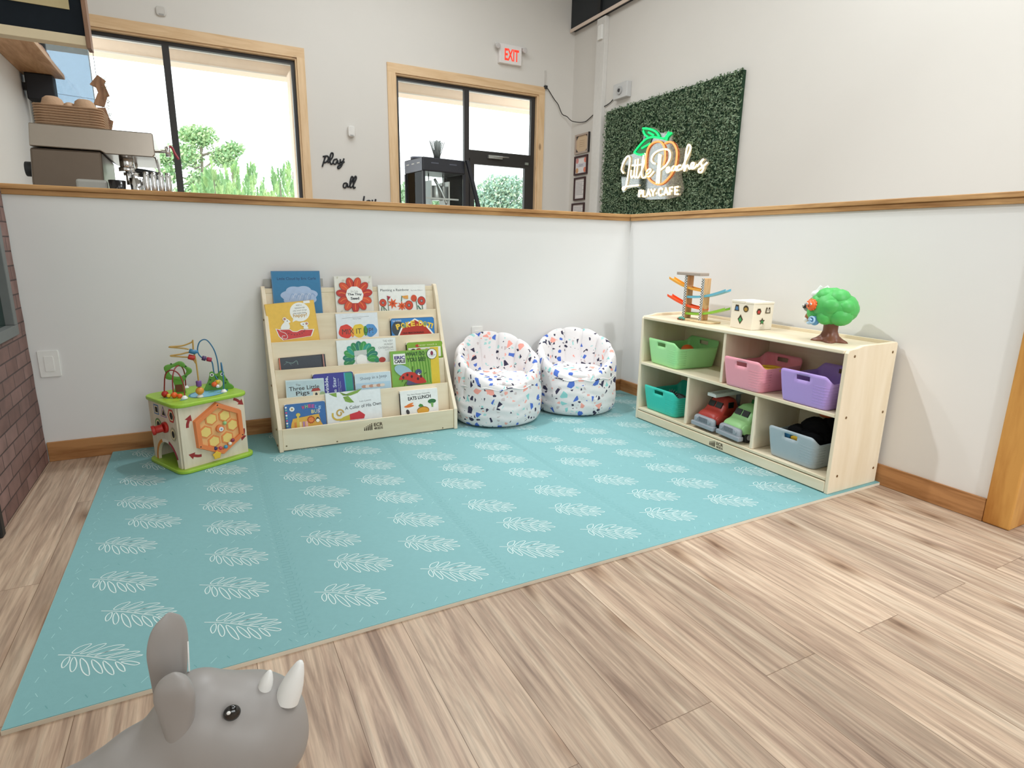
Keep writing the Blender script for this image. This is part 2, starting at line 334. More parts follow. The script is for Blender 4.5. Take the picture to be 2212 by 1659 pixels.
# ---------------------------------------------------------------- far windows and door
PINE = WOOD('pine_trim', 'e8c8a0', 'd8b387', 'x', 14, 10, 0.5, 0.75); PINEZ = WOOD('pine_trim_upright', 'eccda6', 'ddba8e', 'z', 14, 10, 0.5, 0.75)
BRZ = P('bronze_frame', '2f2c2c', 0.4, 0.5)
GL, nt, bs = newmat('window_glass')
nt.nodes.remove(bs); tr_ = nd(nt, 'ShaderNodeBsdfTransparent'); tr_.inputs[0].default_value = (.97, .99, .98, 1); gs = nd(nt, 'ShaderNodeBsdfGlossy', i_Roughness=0.02); mxs = nd(nt, 'ShaderNodeMixShader'); fz = nd(nt, 'ShaderNodeLayerWeight', i_Blend=0.15)
nt.links.new(fz.outputs['Fresnel'], mxs.inputs[0]); nt.links.new(tr_.outputs[0], mxs.inputs[1]); nt.links.new(gs.outputs[0], mxs.inputs[2]); nt.links.new(mxs.outputs[0], nt.nodes['Material Output'].inputs[0])
def trim_frame(name, x0, x1, zt, zb, lab, outer0, outer1):
    b = MB(); y0, y1 = YF - .02, YF + .0
    b.box(outer0, outer1, y0, y1, zt, 3.0, PINE)
    b.box(outer0, x0, y0, y1, zb, zt, PINEZ); b.box(x1, outer1, y0, y1, zb, zt, PINEZ)
    # jamb liners inside the opening
    b.box(x0, x1, YF, YF + .09, zt - .018, zt - .0005, PINE); b.box(x0 + .0005, x0 + .016, YF, YF + .09, zb, zt - .018, PINEZ); b.box(x1 - .016, x1 - .0005, YF, YF + .09, zb, zt - .018, PINEZ)
    return struct(name, b, lab)
trim_frame('trim_5', X1, X2, ZT, .45, 'pine casing round the big left window', X1 - .09, -1.34)
trim_frame('trim_6', X3, X4, ZT, .0, 'pine casing round the entrance door and side window', -.438, 1.657)
w = bpy.data.objects.new('window_1', None); COL.objects.link(w); w['kind'] = 'structure'
b = MB(); f0, f1 = X1 + .017, X2 - .017; ft = ZT - .019
for q in ((f0, f1, ft - .035, ft), (f0, f1, .45, .50), (f0, f0 + .035, .5, ft - .035), (f1 - .035, f1, .5, ft - .035), (-2.674, -2.612, .5, ft - .035)): b.box(q[0], q[1], YF + .05, YF + .10, q[2], q[3], BRZ)
b.build('window_frame', w)
b = MB(); b.box(f0 + .035, -2.674, YF + .072, YF + .078, .5, ft - .035, GL); b.build('pane', w)
b = MB(); b.box(-2.612, f1 - .035, YF + .072, YF + .078, .5, ft - .035, GL); b.build('pane', w)
w = bpy.data.objects.new('window_2', None); COL.objects.link(w); w['kind'] = 'structure'
b = MB(); f0, f1 = X3 + .017, X4 - .017
for q in ((f0, f1, ft - .035, ft), (f0, .537, .0, .1), (f0, f0 + .035, .1, ft - .035), (f1 - .055, f1, .0, ft - .035), (.545, .61, .0, ft - .035), (.61, f1 - .055, 2.06, 2.16)): b.box(q[0], q[1], YF + .05, YF + .10, q[2], q[3], BRZ)
b.build('window_frame', w)
b = MB(); b.box(f0 + .035, .545, YF + .072, YF + .078, .1, ft - .035, GL); b.build('pane', w)
b = MB(); b.box(.61, f1 - .055, YF + .072, YF + .078, 2.16, ft - .035, GL); b.build('transom_pane', w)
w = bpy.data.objects.new('door_1', None); COL.objects.link(w); w['kind'] = 'structure'
b = MB(); d0, d1 = .612, f1 - .057
for q in ((d0, d1, 1.99, 2.058), (d0, d1, .01, .25), (d0, d0 + .06, .25, 1.99), (d1 - .09, d1, .25, 1.99)): b.box(q[0], q[1], YF + .03, YF + .08, q[2], q[3], BRZ)
b.build('door_frame', w)
b = MB(); b.box(d0 + .06, d1 - .09, YF + .052, YF + .058, .25, 1.99, GL); b.build('pane', w)
b = MB(); ST = P('steel_closer', 'c9cbcc', 0.3, metal=0.9)
b.box(.86, 1.06, YF + .0, YF + .045, 2.07, 2.11, ST); b.tube([(1.0, YF - .02, 2.10), (1.12, YF - .06, 2.09), (.92, YF - .05, 2.085)], .006, ST, sm=0); b.box(1.40, 1.45, YF + .01, YF + .03, 2.03, 2.06, ST); b.build('door_closer', w)
# outside: eave, column, ground
b = MB(); EV = P('eave_stucco', 'f2dac4', 0.8)
b.box(-6.5, 6.0, 5.5, 5.8, 3.065, 3.19, EV); b.box(-6.5, 6.0, 4.16, 5.8, 3.191, 3.25, P('soffit_white', 'f0efec', 0.7)); b.box(-6.5, 6, 5.48, 5.5, 3.05, 3.066, P('drip_edge', 'e8dccf', 0.6))
tag(b.build('eave'), 'peach stucco eave outside across the tops of both windows', 'eave')
b = MB(); b.box(-1.33, -1.08, 5.2, 5.45, 0, 3.064, EV); tag(b.build('eave_column', bevel=.01), 'pale peach column outside at the right of the large window', 'column')
b = MB(); b.box(-60, 60, 4.2, 90, -.12, -.02, P('asphalt', 'c8c6c1', 0.9)); tag(b.build('ground', None), kind='structure')
# ================================================================ PLAY MAT
TEAL = P('mat_foam', '7eadb0', 0.62, 0.3, 0.04, 60, 0.06); TEALD = P('mat_groove', '6b9fa1', 0.7, 0.2); TEALL = P('mat_fleck', 'a6d0d0', 0.6, 0.2)
FOAM = P('mat_foam_edge', 'e2d8c6', 0.7, 0.2); PRT = P('mat_print_white', 'dcebe9', 0.6, 0.2, 0.02)
fronds = dict(stem=[(0, 0), (.0295, -.0158), (.0673, -.0403), (.0991, -.0647), (.1243, -.0828)],
 u1=[(.0281, -.0065), (.0373, .0095), (.0512, .0145), (.0648, .0126), (.0561, .0001), (.0431, -.0111)],
 u2=[(.0456, -.0181), (.0628, -.0062), (.0797, .0003), (.0964, -.0019), (.0872, -.0124), (.0676, -.0203)],
 u3=[(.0603, -.0312), (.0824, -.0218), (.1118, -.0186), (.1374, -.0283), (.1194, -.0343), (.0901, -.0373)],
 u4=[(.0779, -.0439), (.1019, -.0374), (.1261, -.0418), (.1479, -.0514), (.1303, -.0544), (.1036, -.0527)],
 u5=[(.1019, -.0632), (.1278, -.0589), (.1519, -.0622), (.1722, -.0723), (.1529, -.0743), (.1289, -.071)],
 u6=[(.1302, -.084), (.1474, -.0802), (.1624, -.0819), (.1794, -.0892), (.166, -.0894), (.1482, -.0891)],
 d1=[(.0258, -.0197), (.017, -.0266), (.0139, -.0416), (.0179, -.0584), (.0238, -.0521), (.0271, -.0372)],
 d2=[(.0352, -.0255), (.0311, -.0447), (.035, -.0738), (.0405, -.0835), (.0451, -.0735), (.0441, -.0512)],
 d3=[(.0503, -.0375), (.0522, -.0607), (.0621, -.0953), (.0758, -.1153), (.0734, -.093), (.0644, -.0613)],
 d4=[(.0744, -.0552), (.0781, -.0791), (.0899, -.1065), (.1013, -.1201), (.0993, -.1032), (.089, -.0763)],
 d5=[(.0985, -.0716), (.1028, -.0969), (.1144, -.124), (.1249, -.1361), (.1233, -.1205), (.1143, -.0971)],
 d6=[(.124, -.0882), (.1299, -.1104), (.1388, -.1282), (.1471, -.135), (.1435, -.1171), (.1346, -.099)],
 d7=[(.1355, -.0939), (.15, -.1094), (.1655, -.121), (.1748, -.1201), (.1676, -.111), (.152, -.0994)])
MX0, MX1, MY0, MY1, MZ = -2.981, -.012, -1.822, -.012, .012
b = MB(); b.box(MX0, MX1, MY0, MY1, 0, MZ - .0015, FOAM); b.box(MX0 + .001, MX1, MY0 + .001, MY1, MZ - .0015, MZ, TEAL)
fr = Fr((0, 0, MZ), (1, 0, 0), (0, 1, 0)); HP = .0004
def mstroke(pts, w, mat, closed, h, sm=3):
    b.h = h - .00012; b.stroke(fr, pts, w, mat, closed, sm)
for i in range(-1, 6):
    for j in range(-1, 4):
        for bx, by in ((-2.924, -1.599), (-2.909, -1.243), (-2.857, -1.439), (-2.624, -1.417), (-2.613, -1.614), (-2.608, -1.232)):
            x = bx + .590 * i; y = by + .5985 * j
            if x < MX0 + .01 or x > MX1 - .17 or y > MY1 - .02 or y < MY0 + .13: continue
            for k, pts in fronds.items():
                q = [(x + p[0], y + p[1]) for p in pts]
                mstroke(q, .0023, PRT, k != 'stem', HP)
# jigsaw seams and pressed marks
rnd = random.Random(3)
for xs in (-2.387, -1.797, -1.207, -.617):
    q = []; y = MY0 + .03; s = 1
    while y < MY1 - .02:
        q += [(xs + .011 * s, y), (xs + .011 * s, y + .016)]; y += .016; s = -s
    mstroke(q, .0011, TEALD, False, HP * .6, 0)
    y = MY0 + .02
    while y < MY1 - .05:
        for sd in (-1, 1):
            mstroke([(xs + sd * .019, y), (xs + sd * .019 + .006 * sd, y + .011)], .0011, TEALD if sd > 0 else TEALL, False, HP * .6, 0)
        y += .032
for ys in (-1.19, -.592, MY0 + .03):
    x = MX0 + .03
    while x < MX1 - .1:
        mstroke([(x, ys), (x + .013, ys + .016)], .0016, TEALL, False, HP * .6, 0); mstroke([(x + .035, ys + .012), (x + .041, ys)], .0016, TEALD, False, HP * .6, 0); x += .07
y = MY0 + .05
while y < MY1 - .05:
    mstroke([(MX0 + .03, y), (MX0 + .034, y + .018)], .0014, TEALL, False, HP * .6, 0); mstroke([(MX0 + .045, y + .03), (MX0 + .038, y + .045)], .0014, TEALL, False, HP * .6, 0); y += .085
tag(b.build('play_mat', flip=False), 'teal foam play mat of jigsaw tiles printed with white leaf fronds, lying in the corner', 'play mat')

# ================================================================ PLASTICS AND TOY COLOURS
BIRCH = WOOD('birch_ply', 'eddfc4', 'dfccac', 'x', 7, 6, 0.45); BIRCHZ = WOOD('birch_ply_upright', 'efe1c9', 'e4d3b6', 'z', 7, 6, 0.45)
BIRCHY = WOOD('birch_ply_long', 'eee0c6', 'e0ceae', 'y', 7, 6, 0.45)
EDGE = P('ply_edge', 'e6d2a8', 0.5); BURN = P('burnt_mark', '4a3a28', 0.7); SCR = P('screw_bronze', '8a6f4c', 0.35, metal=0.7)
WHT = P('toy_white', 'ececea', 0.4); BLK = P('ink_black', '26282b', 0.5); REDT = P('toy_red', 'b8281f', 0.4); ORG = P('toy_orange', 'ef6a2c', 0.4)
YEL = P('toy_yellow', 'ebbf3a', 0.4); GRN = P('toy_green', '5f9a35', 0.4); LIME = P('toy_lime', '9dc43c', 0.4); BLU = P('toy_blue', '3a7fae', 0.35); PUR = P('toy_purple', '75488f', 0.4)
NAT = WOOD('toy_wood', 'e4c9a0', 'd0b083', 'z', 30, 6, 0.5); PEACH = P('toy_peach', 'e9854c', 0.4); CREAM = P('toy_cream', 'f3e2b4', 0.5)

# ================================================================ ACTIVITY CUBE
t = thing('activity_cube', 'wooden activity cube with lime green plates, orange hexagon maze and bead wires on top', 'activity cube', (-2.679, -.455, MZ + .0004), R(26.5))
z0 = -.012
def plate(z, th, ov, mat, mat2=None):
    b = MB(); fr = Fr((.15, .135, z), (1, 0, 0), (0, 1, 0)); p = rrect(.30 + 2 * ov, .275 + 2 * ov, .045, 6); b.prism(fr, p, 0, th, mat, True); return b
plate(0, .016, .020, LIME).build('base_plate', t, bevel=.004)
b = plate(.288, .017, .013, LIME); b.build('top_plate', t, bevel=.005)
BOD = WOOD('cube_panel', 'e4d8c2', 'd6c8ae', 'z', 12, 5, 0.5); INS = P('cube_inside', '2c2f1c', 0.8)
b = MB(); b.box(.006, .294, .003, .015, .0165, .2875, BOD)
# left panel with an arch opening (in the y-z plane at x=0)
frl = Fr((0, 0, 0), (0, -1, 0), (0, 0, 1))   # n = -x
def L_(u, v): return (-u, v)
arch = [(-.262, .0165), (-.225, .0165)] + [(-.135 - .09 * math.cos(R(a)), .0165 + .095 * math.sin(R(a))) for a in range(0, 181, 12)] + [(-.045, .0165), (-.0155, .0165), (-.0155, .2875), (-.262, .2875)]
b.prism(frl, arch, -.012, 0, BOD); b.box(.288, .3, .0155, .262, .0165, .2875, BOD); b.box(.006, .294, .262, .274, .0165, .2875, BOD)
b.build('panel', t)
b = MB()
for a0, a1, mt in ((20, 75, 'a8243a'), (75, 110, 'efe7da'), (110, 180, 'd98a35')):
    pts = [(-.135 - .098 * math.cos(R(180 - a)) , .0165 + .104 * math.sin(R(a))) for a in range(a0, a1 + 1, 5)]
    b.h = 0; b.stroke(Fr((-.0005, 0, 0), (0, -1, 0), (0, 0, 1)), [(-p[0] * -1, p[1]) for p in pts], .014, P('arch_' + mt, mt), False, 0)
# shape sorter outlines with dark holes
fl = Fr((-.0005, 0, 0), (0, -1, 0), (0, 0, 1))
HOLE = P('hole_dark', '33302b', 0.9)
def shp(u, v, pts, col, hole=HOLE):
    b.poly(fl, [(u + x * 1.35, v + y * 1.35) for x, y in pts], P('ring_' + col, col)); b.poly(fl, [(u + x, v + y) for x, y in pts], P('ply_edge', 'e6d2a8')); b.poly(fl, [(u + x * .72 + .002, v + y * .72) for x, y in pts], hole)
def ngon(n, r, a0=0, sy=1): return [(r * math.cos(R(a0 + 360 * i / n)), r * sy * math.sin(R(a0 + 360 * i / n))) for i in range(n)]
for u, v, pts, col in ((-.19, .252, ngon(4, .023, 45), '5b7fb0'), (-.125, .246, ngon(3, .024, 90), '8b6aa8'), (-.055, .247, ngon(6, .022, 0, 1.1), 'c8372c'), (-.185, .185, ngon(20, .021), '5c8f45'), (-.055, .165, ngon(12, .018, 0, 1.25), 'b9b08f')): shp(u, v, pts, col)
b.build('shape_holes', t)
b = MB(); b.cyl((-.0005, .115, .186), (-.012, .115, .186), .024, REDT, n=24); b.cyl((-.0121, .115, .186), (-.04, .128, .180), .017, REDT, n=20); b.cyl((-.0395, .128, .180), (-.052, .132, .178), .021, REDT, n=20); b.build('red_peg', t, bevel=.002)['label'] = 'red peg stuck in the side panel'
# front maze
ff = Fr((.167, .003, .162), (1, 0, 0), (0, 0, 1))   # n = -y
def hexa(r, a=92): return ngon(6, r, a)
b = MB(); out, inn = hexa(.122), hexa(.098)
vs = [ff.p(*p, 0) for p in out] + [ff.p(*p, .018) for p in [(x * .97, y * .97) for x, y in out]] + [ff.p(*p, .018) for p in inn] + [ff.p(*p, .006) for p in inn]; n = 6
b.add(vs, [(k * n + i, k * n + (i + 1) % n, (k + 1) * n + (i + 1) % n, (k + 1) * n + i) for k in range(3) for i in range(n)], PEACH)
for i in range(3): b.cyl(ff.p(*[q * .9 for q in out[2 * i]], .0175), ff.p(*[q * .9 for q in out[2 * i]], .0195), .003, BLK, n=10)
b.build('maze_frame', t, bevel=.002)['label'] = 'orange hexagon maze frame'
b = MB(); b.prism(ff, hexa(.099), 0.0005, .005, P('maze_floor', 'f0b878', 0.5))
for i in range(6):
    a = R(62 + 60 * i); cx, cy = .060 * math.cos(a), .060 * math.sin(a)
    o = [(cx + x, cy + y) for x, y in ngon(6, .030, 92)]; b.prism(ff, o, .0052, .0075, P('cell_wall', 'e98f4f', 0.5)); b.prism(ff, [(cx + (x - cx) * .78, cy + (y - cy) * .78) for x, y in o], .0076, .0086, P('cell_yellow', 'f2d27a', 0.5))
b.build('maze_floor', t)
b = MB(); b.cyl(ff.p(0, 0, .005), ff.p(0, 0, .02), .017, PEACH, n=20); b.cyl(ff.p(0, 0, .02), ff.p(0, 0, .024), .010, WHT, n=16); b.cyl(ff.p(0, 0, .024), ff.p(0, 0, .0255), .004, P('dial_grey', '8a94a8', 0.4), n=12); b.build('knob', t)
for u, v, col in ((-.03, -.083, '3a3560'), (-.008, -.088, 'c24a5a'), (.016, -.088, '4d9ac0'), (.036, -.078, 'e9e2cf'), (.05, -.066, '8a3550'), (.022, .022, '9cc88a')):
    b = MB(); b.ell(ff.p(u, v, .0155), .0085, P('bead_' + col, col, 0.25), 14, 10); b.build('maze_bead', t)
b = MB(); st = []
for i in range(10):
    rr = .021 if i % 2 == 0 else .015; st.append((-.03 + rr * math.cos(R(36 * i + 90)), -.113 + rr * math.sin(R(36 * i + 90))))
b.prism(ff, st, .019, .026, YEL); b.build('yellow_flower_knob', t, bevel=.003)
ARW = P('arrow_red', '9a2b2a', 0.5)
fa = Fr((0, .0028, 0), (1, 0, 0), (0, 0, 1))
for cx, cz, a, cv in ((.045, .222, 62, -1), (.268, .262, -48, -1), (.274, .105, -112, -1), (.055, .068, 152, -1)):
    ca, sa = math.cos(R(a)), math.sin(R(a)); T_ = lambda x, y: (cx + (x * ca - y * sa) * 1.15, cz + (x * sa + y * ca) * 1.15)
    pts = [(-.024, -.004 * 1), (-.012, .001), (.006, .003)]; b = MB()
    b.stroke(fa, [T_(*p) for p in pts], .012, ARW, sm=4); b.poly(fa, [T_(.004, -.010), T_(.025, .004), T_(.002, .017)], ARW); b.build('arrow_print', t)
# top: pond, tree, frog, wires
zt = .3052; ft_ = Fr((0, 0, zt), (1, 0, 0), (0, 1, 0))
b = MB(); b.disc(ft_, .185, .095, .092, P('pond_rim', '2f7f9a', .4), .066, 32, R(18)); b.disc(ft_, .185, .095, .084, P('pond_blue', '7fc0dc', 0.35), .058, 32, R(18))
for u, v, rr in ((.14, .07, .014), (.20, .10, .018), (.22, .07, .012), (.06, .06, .02), (.05, .2, .02), (.28, .2, .016), (.03, .14, .012)): b.disc(ft_, u, v, rr, P('pond_leaf', '6fae9c' if rr < .02 else '7fa52e', .5), rr * .45, 14, .4)
b.build('pond_print', t)
def tri(fr, pts, hole, t0, mat, name, subs=()):
    """plate with a hole: ring strip between an outline and a hole outline of equal count"""
    b = MB(); n = len(pts); vs = [fr.p(*p, -t0) for p in pts] + [fr.p(*p, t0) for p in pts] + [fr.p(*p, t0) for p in hole] + [fr.p(*p, -t0) for p in hole]
    b.add(vs, [(k * n + i, k * n + (i + 1) % n, ((k + 1) % 4) * n + (i + 1) % n, ((k + 1) % 4) * n + i) for k in range(4) for i in range(n)], mat, True); return b
fw = Fr((.105, .19, zt), (math.cos(R(-27)), math.sin(R(-27)), 0), (0, 0, 1))
cr = [(.0 + (.052 + .006 * math.cos(R(5 * a))) * math.cos(R(a)), .098 + (.042 + .005 * math.cos(R(5 * a))) * math.sin(R(a))) for a in range(0, 360, 10)]
ho = [(.002 + .033 * math.cos(R(a)), .098 + .024 * math.sin(R(a))) for a in range(0, 360, 10)]
b = tri(fw, cr, ho, .007, GRN, 'x'); b.prism(fw, [(-.024, 0), (.026, 0), (.018, .03), (.024, .064), (-.022, .064), (-.016, .03)], -.0069, .0069, GRN)
b.build('wooden_tree', t, bevel=.002)['label'] = 'green cut-out tree with a round hole'
tree_o = t.children[-1]; b = MB(); b.h = 0; fd = Fr(fw.p(0, 0, .0073), fw.x, fw.y); b.poly(fd, [(-.015, .006), (.015, .006), (.014, .04), (-.014, .04)], P('tree_door', '6b3a1d', .6)); b.build('tree_door', tree_o)
for u, v in ((-.042, .1), (.035, .12), (.03, .075), (-.02, .135)): b = MB(); b.disc(fd, u, v, .004, P('dot_dark', '2f5a22', .5)); b.build('leaf_dot', tree_o)
ffg = Fr((.246, .122, zt), (math.cos(R(-27)), math.sin(R(-27)), 0), (0, 0, 1))
fp = [(-.052, 0), (.056, 0), (.056, .018), (.046, .026), (.040, .044), (.030, .062), (.028, .080), (.018, .088), (.008, .082), (0, .074), (-.010, .076), (-.018, .086), (-.030, .082), (-.033, .066), (-.042, .04), (-.052, .02)]
b = MB(); b.prism(ffg, [(p.x, p.y) for p in cat([(a, c, 0) for a, c in fp], 3, True)], -.008, .008, GRN, True); b.build('wooden_frog', t, bevel=.002)['label'] = 'green cut-out frog'
b = MB(); frog_o = t.children[-1]; fd = Fr(ffg.p(0, 0, .0083), ffg.x, ffg.y)
for u in (-.022, .02): b.disc(fd, u, .072, .008, WHT); b.disc(fd, u, .072, .004, BLK)
for u, v in ((-.035, .03), (.03, .03), (.036, .045), (-.03, .05), (0, .06)): b.disc(fd, u, v, .004, P('dot_dark', '2f5a22', .5))
b.disc(fd, 0, .03, .018, P('frog_belly', 'e8dcae', .5), .02); b.build('frog_face', frog_o)
def foot(x, y, nm='wire_foot'):
    b = MB(); b.lathe([(0, .014), (.006, .013), (.013, .004), (.014, .0002), (0, 0)], WHT, (x, y, zt), 16); b.build(nm, t)
def wire(pts, mat, nm, r=.0028):
    b = MB(); b.tube(pts, r, mat, 8, sm=6); o = b.build(nm, t); return o
def bead(p, r, mat, nm='bead', q=None):
    b = MB()
    if q: b.cyl(p, q, r, mat, n=16); b.build(nm, t, bevel=.003)
    else: b.ell(p, r, mat, 16, 10); b.build(nm, t)
WR = P('wire_red', '8a2a28', .35); WB = P('wire_blue', '2f6f94', .3); WY = P('wire_gold', 'b9924a', .35)
wire([(.028, .165, zt), (.030, .155, .36), (.034, .14, .41), (.05, .12, .428), (.07, .10, .41), (.078, .085, .36), (.070, .073, zt)], WR, 'red_wire')
wire([(.048, .121, zt), (.052, .125, .38), (.075, .15, .42), (.10, .17, .432), (.13, .20, .42), (.155, .235, .38), (.165, .26, zt)], WR, 'red_wire')
wire([(.246, .122, zt), (.252, .118, .41), (.245, .120, .48), (.228, .128, .525), (.212, .135, .540), (.194, .145, .53), (.184, .150, .50), (.186, .149, .475), (.20, .143, .455), (.222, .131, .447), (.232, .128, .43), (.234, .124, .38), (.240, .1, .345)], WB, 'blue_wire')
wire([(.262, .11, zt + .05), (.262, .11, .42), (.258, .10, .43), (.250, .08, .41), (.24, .06, .37), (.235, .057, zt)], WB, 'blue_wire')
wire([(.126, .052, zt), (.126, .052, .40), (.124, .052, .47), (.120, .054, .51), (.121, .053, .555), (.118, .056, .548), (.085, .072, .535), (.040, .093, .533), (.085, .072, .524), (.105, .062, .518)], WY, 'gold_wire', .0032)
wire([(.122, .053, .50), (.105, .062, .505), (.075, .077, .499), (.041, .092, .495), (.075, .077, .488), (.11, .06, .48), (.124, .052, .455)], WY, 'gold_wire', .0032)
foot(.070, .073); foot(.165, .26); foot(.235, .057); foot(.126, .052)
bead((.03, .16, .32), .014, REDT); bead((.036, .14, .314), .009, YEL); bead((.05, .120, .318), .013, ORG); bead((.066, .105, .312), .011, ORG)
bead((.126, .050, .333), .017, P('fish_gold', 'd9923c', .4)); bead((.126, .052, .352), .011, PUR, q=(.126, .052, .378))
bead((.10, .064, .487), .011, REDT, q=(.122, .053, .478)); bead((.105, .061, .512), .010, WB, q=(.128, .050, .503)); bead((.128, .05, .506), .008, BLU)
bead((.196, .144, .458), .011, P('bead_plum', '4a2f5f', .35), q=(.21, .137, .452)); bead((.212, .136, .451), .010, P('bead_crimson', 'a81f3f', .35), q=(.23, .127, .445))
bead((.222, .11, .335), .012, ORG); bead((.238, .108, .345), .010, YEL); bead((.232, .102, .326), .008, WHT)
# ================================================================ BOOK DISPLAY
SX0, SX1 = -2.285, -1.38
t = thing('book_display', 'birch plywood book display with five slanted tiers against the white half wall', 'bookshelf', (0, 0, MZ + .0006))
lips = [(-.10, .623), (-.152, .495), (-.21, .368), (-.268, .241), (-.341, .108)]   # heights above the mat
prof = [(-.022, 0), (-.022, .748), (-.030, .757), (-.045, .758), (-.060, .750), (-.085, .70), (-.117, .60), (-.155, .50), (-.187, .42), (-.265, .262), (-.355, .112), (-.357, .0)]
for x in (SX0, SX1 - .018):
    b = MB(); fr = Fr((x, 0, 0), (0, 1, 0), (0, 0, 1)); b.prism(fr, prof, 0, .018, BIRCHZ); b.build('side_panel', t, bevel=.002)
def slant(y, z, k=.15): return Fr((SX0 + .019, y, z), (1, 0, 0), (0, k, 1))
WD = SX1 - SX0 - .038; LN = math.hypot(1, .15)
b = MB(); b.fbox(slant(-.045, .743), 0, WD, -.25, -.0205, -.006, 0, BIRCHY); b.build('back_panel', t)
b = MB(); b.fbox(slant(-.045, .743), 0, WD, -.020, .004, -.015, 0, BIRCH); b.build('top_rail', t, bevel=.002)
for i, (y, z) in enumerate(lips):
    bot = .10 if i < 4 else .0
    b = MB()
    if i < 4: b.fbox(slant(y, z), 0, WD, -.128 - .095, 0, -.0065, 0, BIRCH)
    else: b.box(SX0 + .019, SX1 - .019, -.347, -.335, .006, .108, BIRCH)
    b.build('tier_panel', t, bevel=.0015)
    b = MB(); zf = z - .098; b.box(SX0 + .019, SX1 - .019, y - .0 - .005 + .0, y + .06, zf - .006, zf, BIRCHY)
    if i == 4: pass
    b.build('tier_shelf', t)
b = MB(); b.h = 0
fr = Fr((-1.882, -.3472, .052), (1, 0, 0), (0, 0, 1))
for k in range(5):
    hh = .010 + .0045 * k; b.rect(fr, .009 * k, 0, .009 * k + .0055, hh, BURN); b.disc(fr, .009 * k + .0027, hh + .0045, .0028, BURN, n=10)
b.text(fr, 'ECR', .050, .017, .045, .018, BURN, .02); b.text(fr, '4KIDS', .050, 0, .045, .013, BURN, .02)
b.build('maker_mark', t)
for u, v in ((-.37, -.026), (-.135, -.037), (.42, -.04)): b = MB(); b.disc(fr, u, v, .004, P('plug_hole', '7d6a4a', .6), n=12); b.build('plug_hole', t)
for y, z in ((-.30, .02), (-.30, .10), (-.23, .30), (-.1, .6)): b = MB(); b.cyl((SX0, y, z), (SX0 - .004, y, z), .005, SCR, n=12); b.build('screw_cap', t)
b = MB(); b.box(-2.268, -1.985, -.0225, -.018, .752, .792, P('grey_card', 'b4b2ac', .6)); tag(b.build('grey_card'), 'grey card standing behind the bookshelf top at its left end', 'card').location = (0, 0, MZ)

PAGE = P('page_block', 'f2eee4', .7)
back = [(-.045, .743)] + lips[:-1]
def book(label, tier, xl, xr, ztop, th, col, draw, rot=0, spine=None, board=False, fwd=0):
    """closed picture book leaning face-out in its pocket"""
    py, pz = back[tier]; zb = lips[tier][1] - .097; ztop -= MZ
    w, h = xr - xl, (ztop - zb) * LN * 1.0
    y = py + .15 * (zb - pz); up = Vector((0, .15, 1)).normalized(); nn = Vector((0, -1, .15)).normalized(); ux = Vector((1, 0, 0))
    o = Vector((xl, y, zb + MZ)) + nn * (.0008 + fwd) + Vector((0, 0, .0022))
    root = thing('picture_book', label, 'book', o, 0, 'picture books on the display')
    ca, sa = math.cos(R(rot)), math.sin(R(rot)); off = max(0, -w * sa) if rot < 0 else 0
    fr0 = Fr(up * off, ux * ca + up * sa, up * ca - ux * sa)
    cm = P('cover_' + label[:28], col, .32, .5, .02); sp = P('spine_' + label[:28], spine, .4) if spine else cm
    b = MB(); e = .0 if board else .003; ct = .0018
    b.fbox(fr0, e, w - e * 2, e, h - e, ct, th - ct, PAGE); b.build('pages', root)
    b = MB()
    out = rrect(w, h, .012 if board else .0015, 4, w / 2, h / 2)
    b.prism(fr0, out, 0, ct, cm); b.prism(fr0, out, th - ct, th, cm); b.fbox(fr0, 0, .002, .012, h - .012, ct, th - ct, sp)
    b.h = 0; fr = Fr(fr0.p(0, 0, th), fr0.x, fr0.y); b.h = .0001
    draw(b, fr, w, h); b.build('cover', root, flip=False)
    return root
INK = P('print_ink', '2b2d33', .5); GREYI = P('print_grey', '77797d', .5); PWH = P('print_white', 'f4f4f0', .4)
def m(col): return P('print_' + col, col, .4, .4, .08, 60)
rd = random.Random(11)
def d_cloud(b, f, w, h):
    b.rect(f, .004, 0, w - .004, h - .004, m('2577a6')); b.text(f, 'Little Cloud by Eric Carle', w * .11, h - .048, w * .80, .017, m('143a63'), .01)
    cy = h - .125; pts = []
    for k in range(60):
        a = 2 * math.pi * k / 60; r = 1 + .16 * abs(math.sin(3.5 * a + .6)); pts.append((w * .54 + .078 * r * math.cos(a), cy + .045 * r * math.sin(a)))
    b.poly(f, pts, m('a9bfe0'))
    for k in range(7): u0 = w * .54 - .05 + .016 * k; b.stroke(f, [(u0, cy - .02 + .01 * math.sin(k)), (u0 + .015, cy + .012), (u0 + .03, cy - .002)], .004, m('c6d3ea' if k % 2 else '8eaad4'))
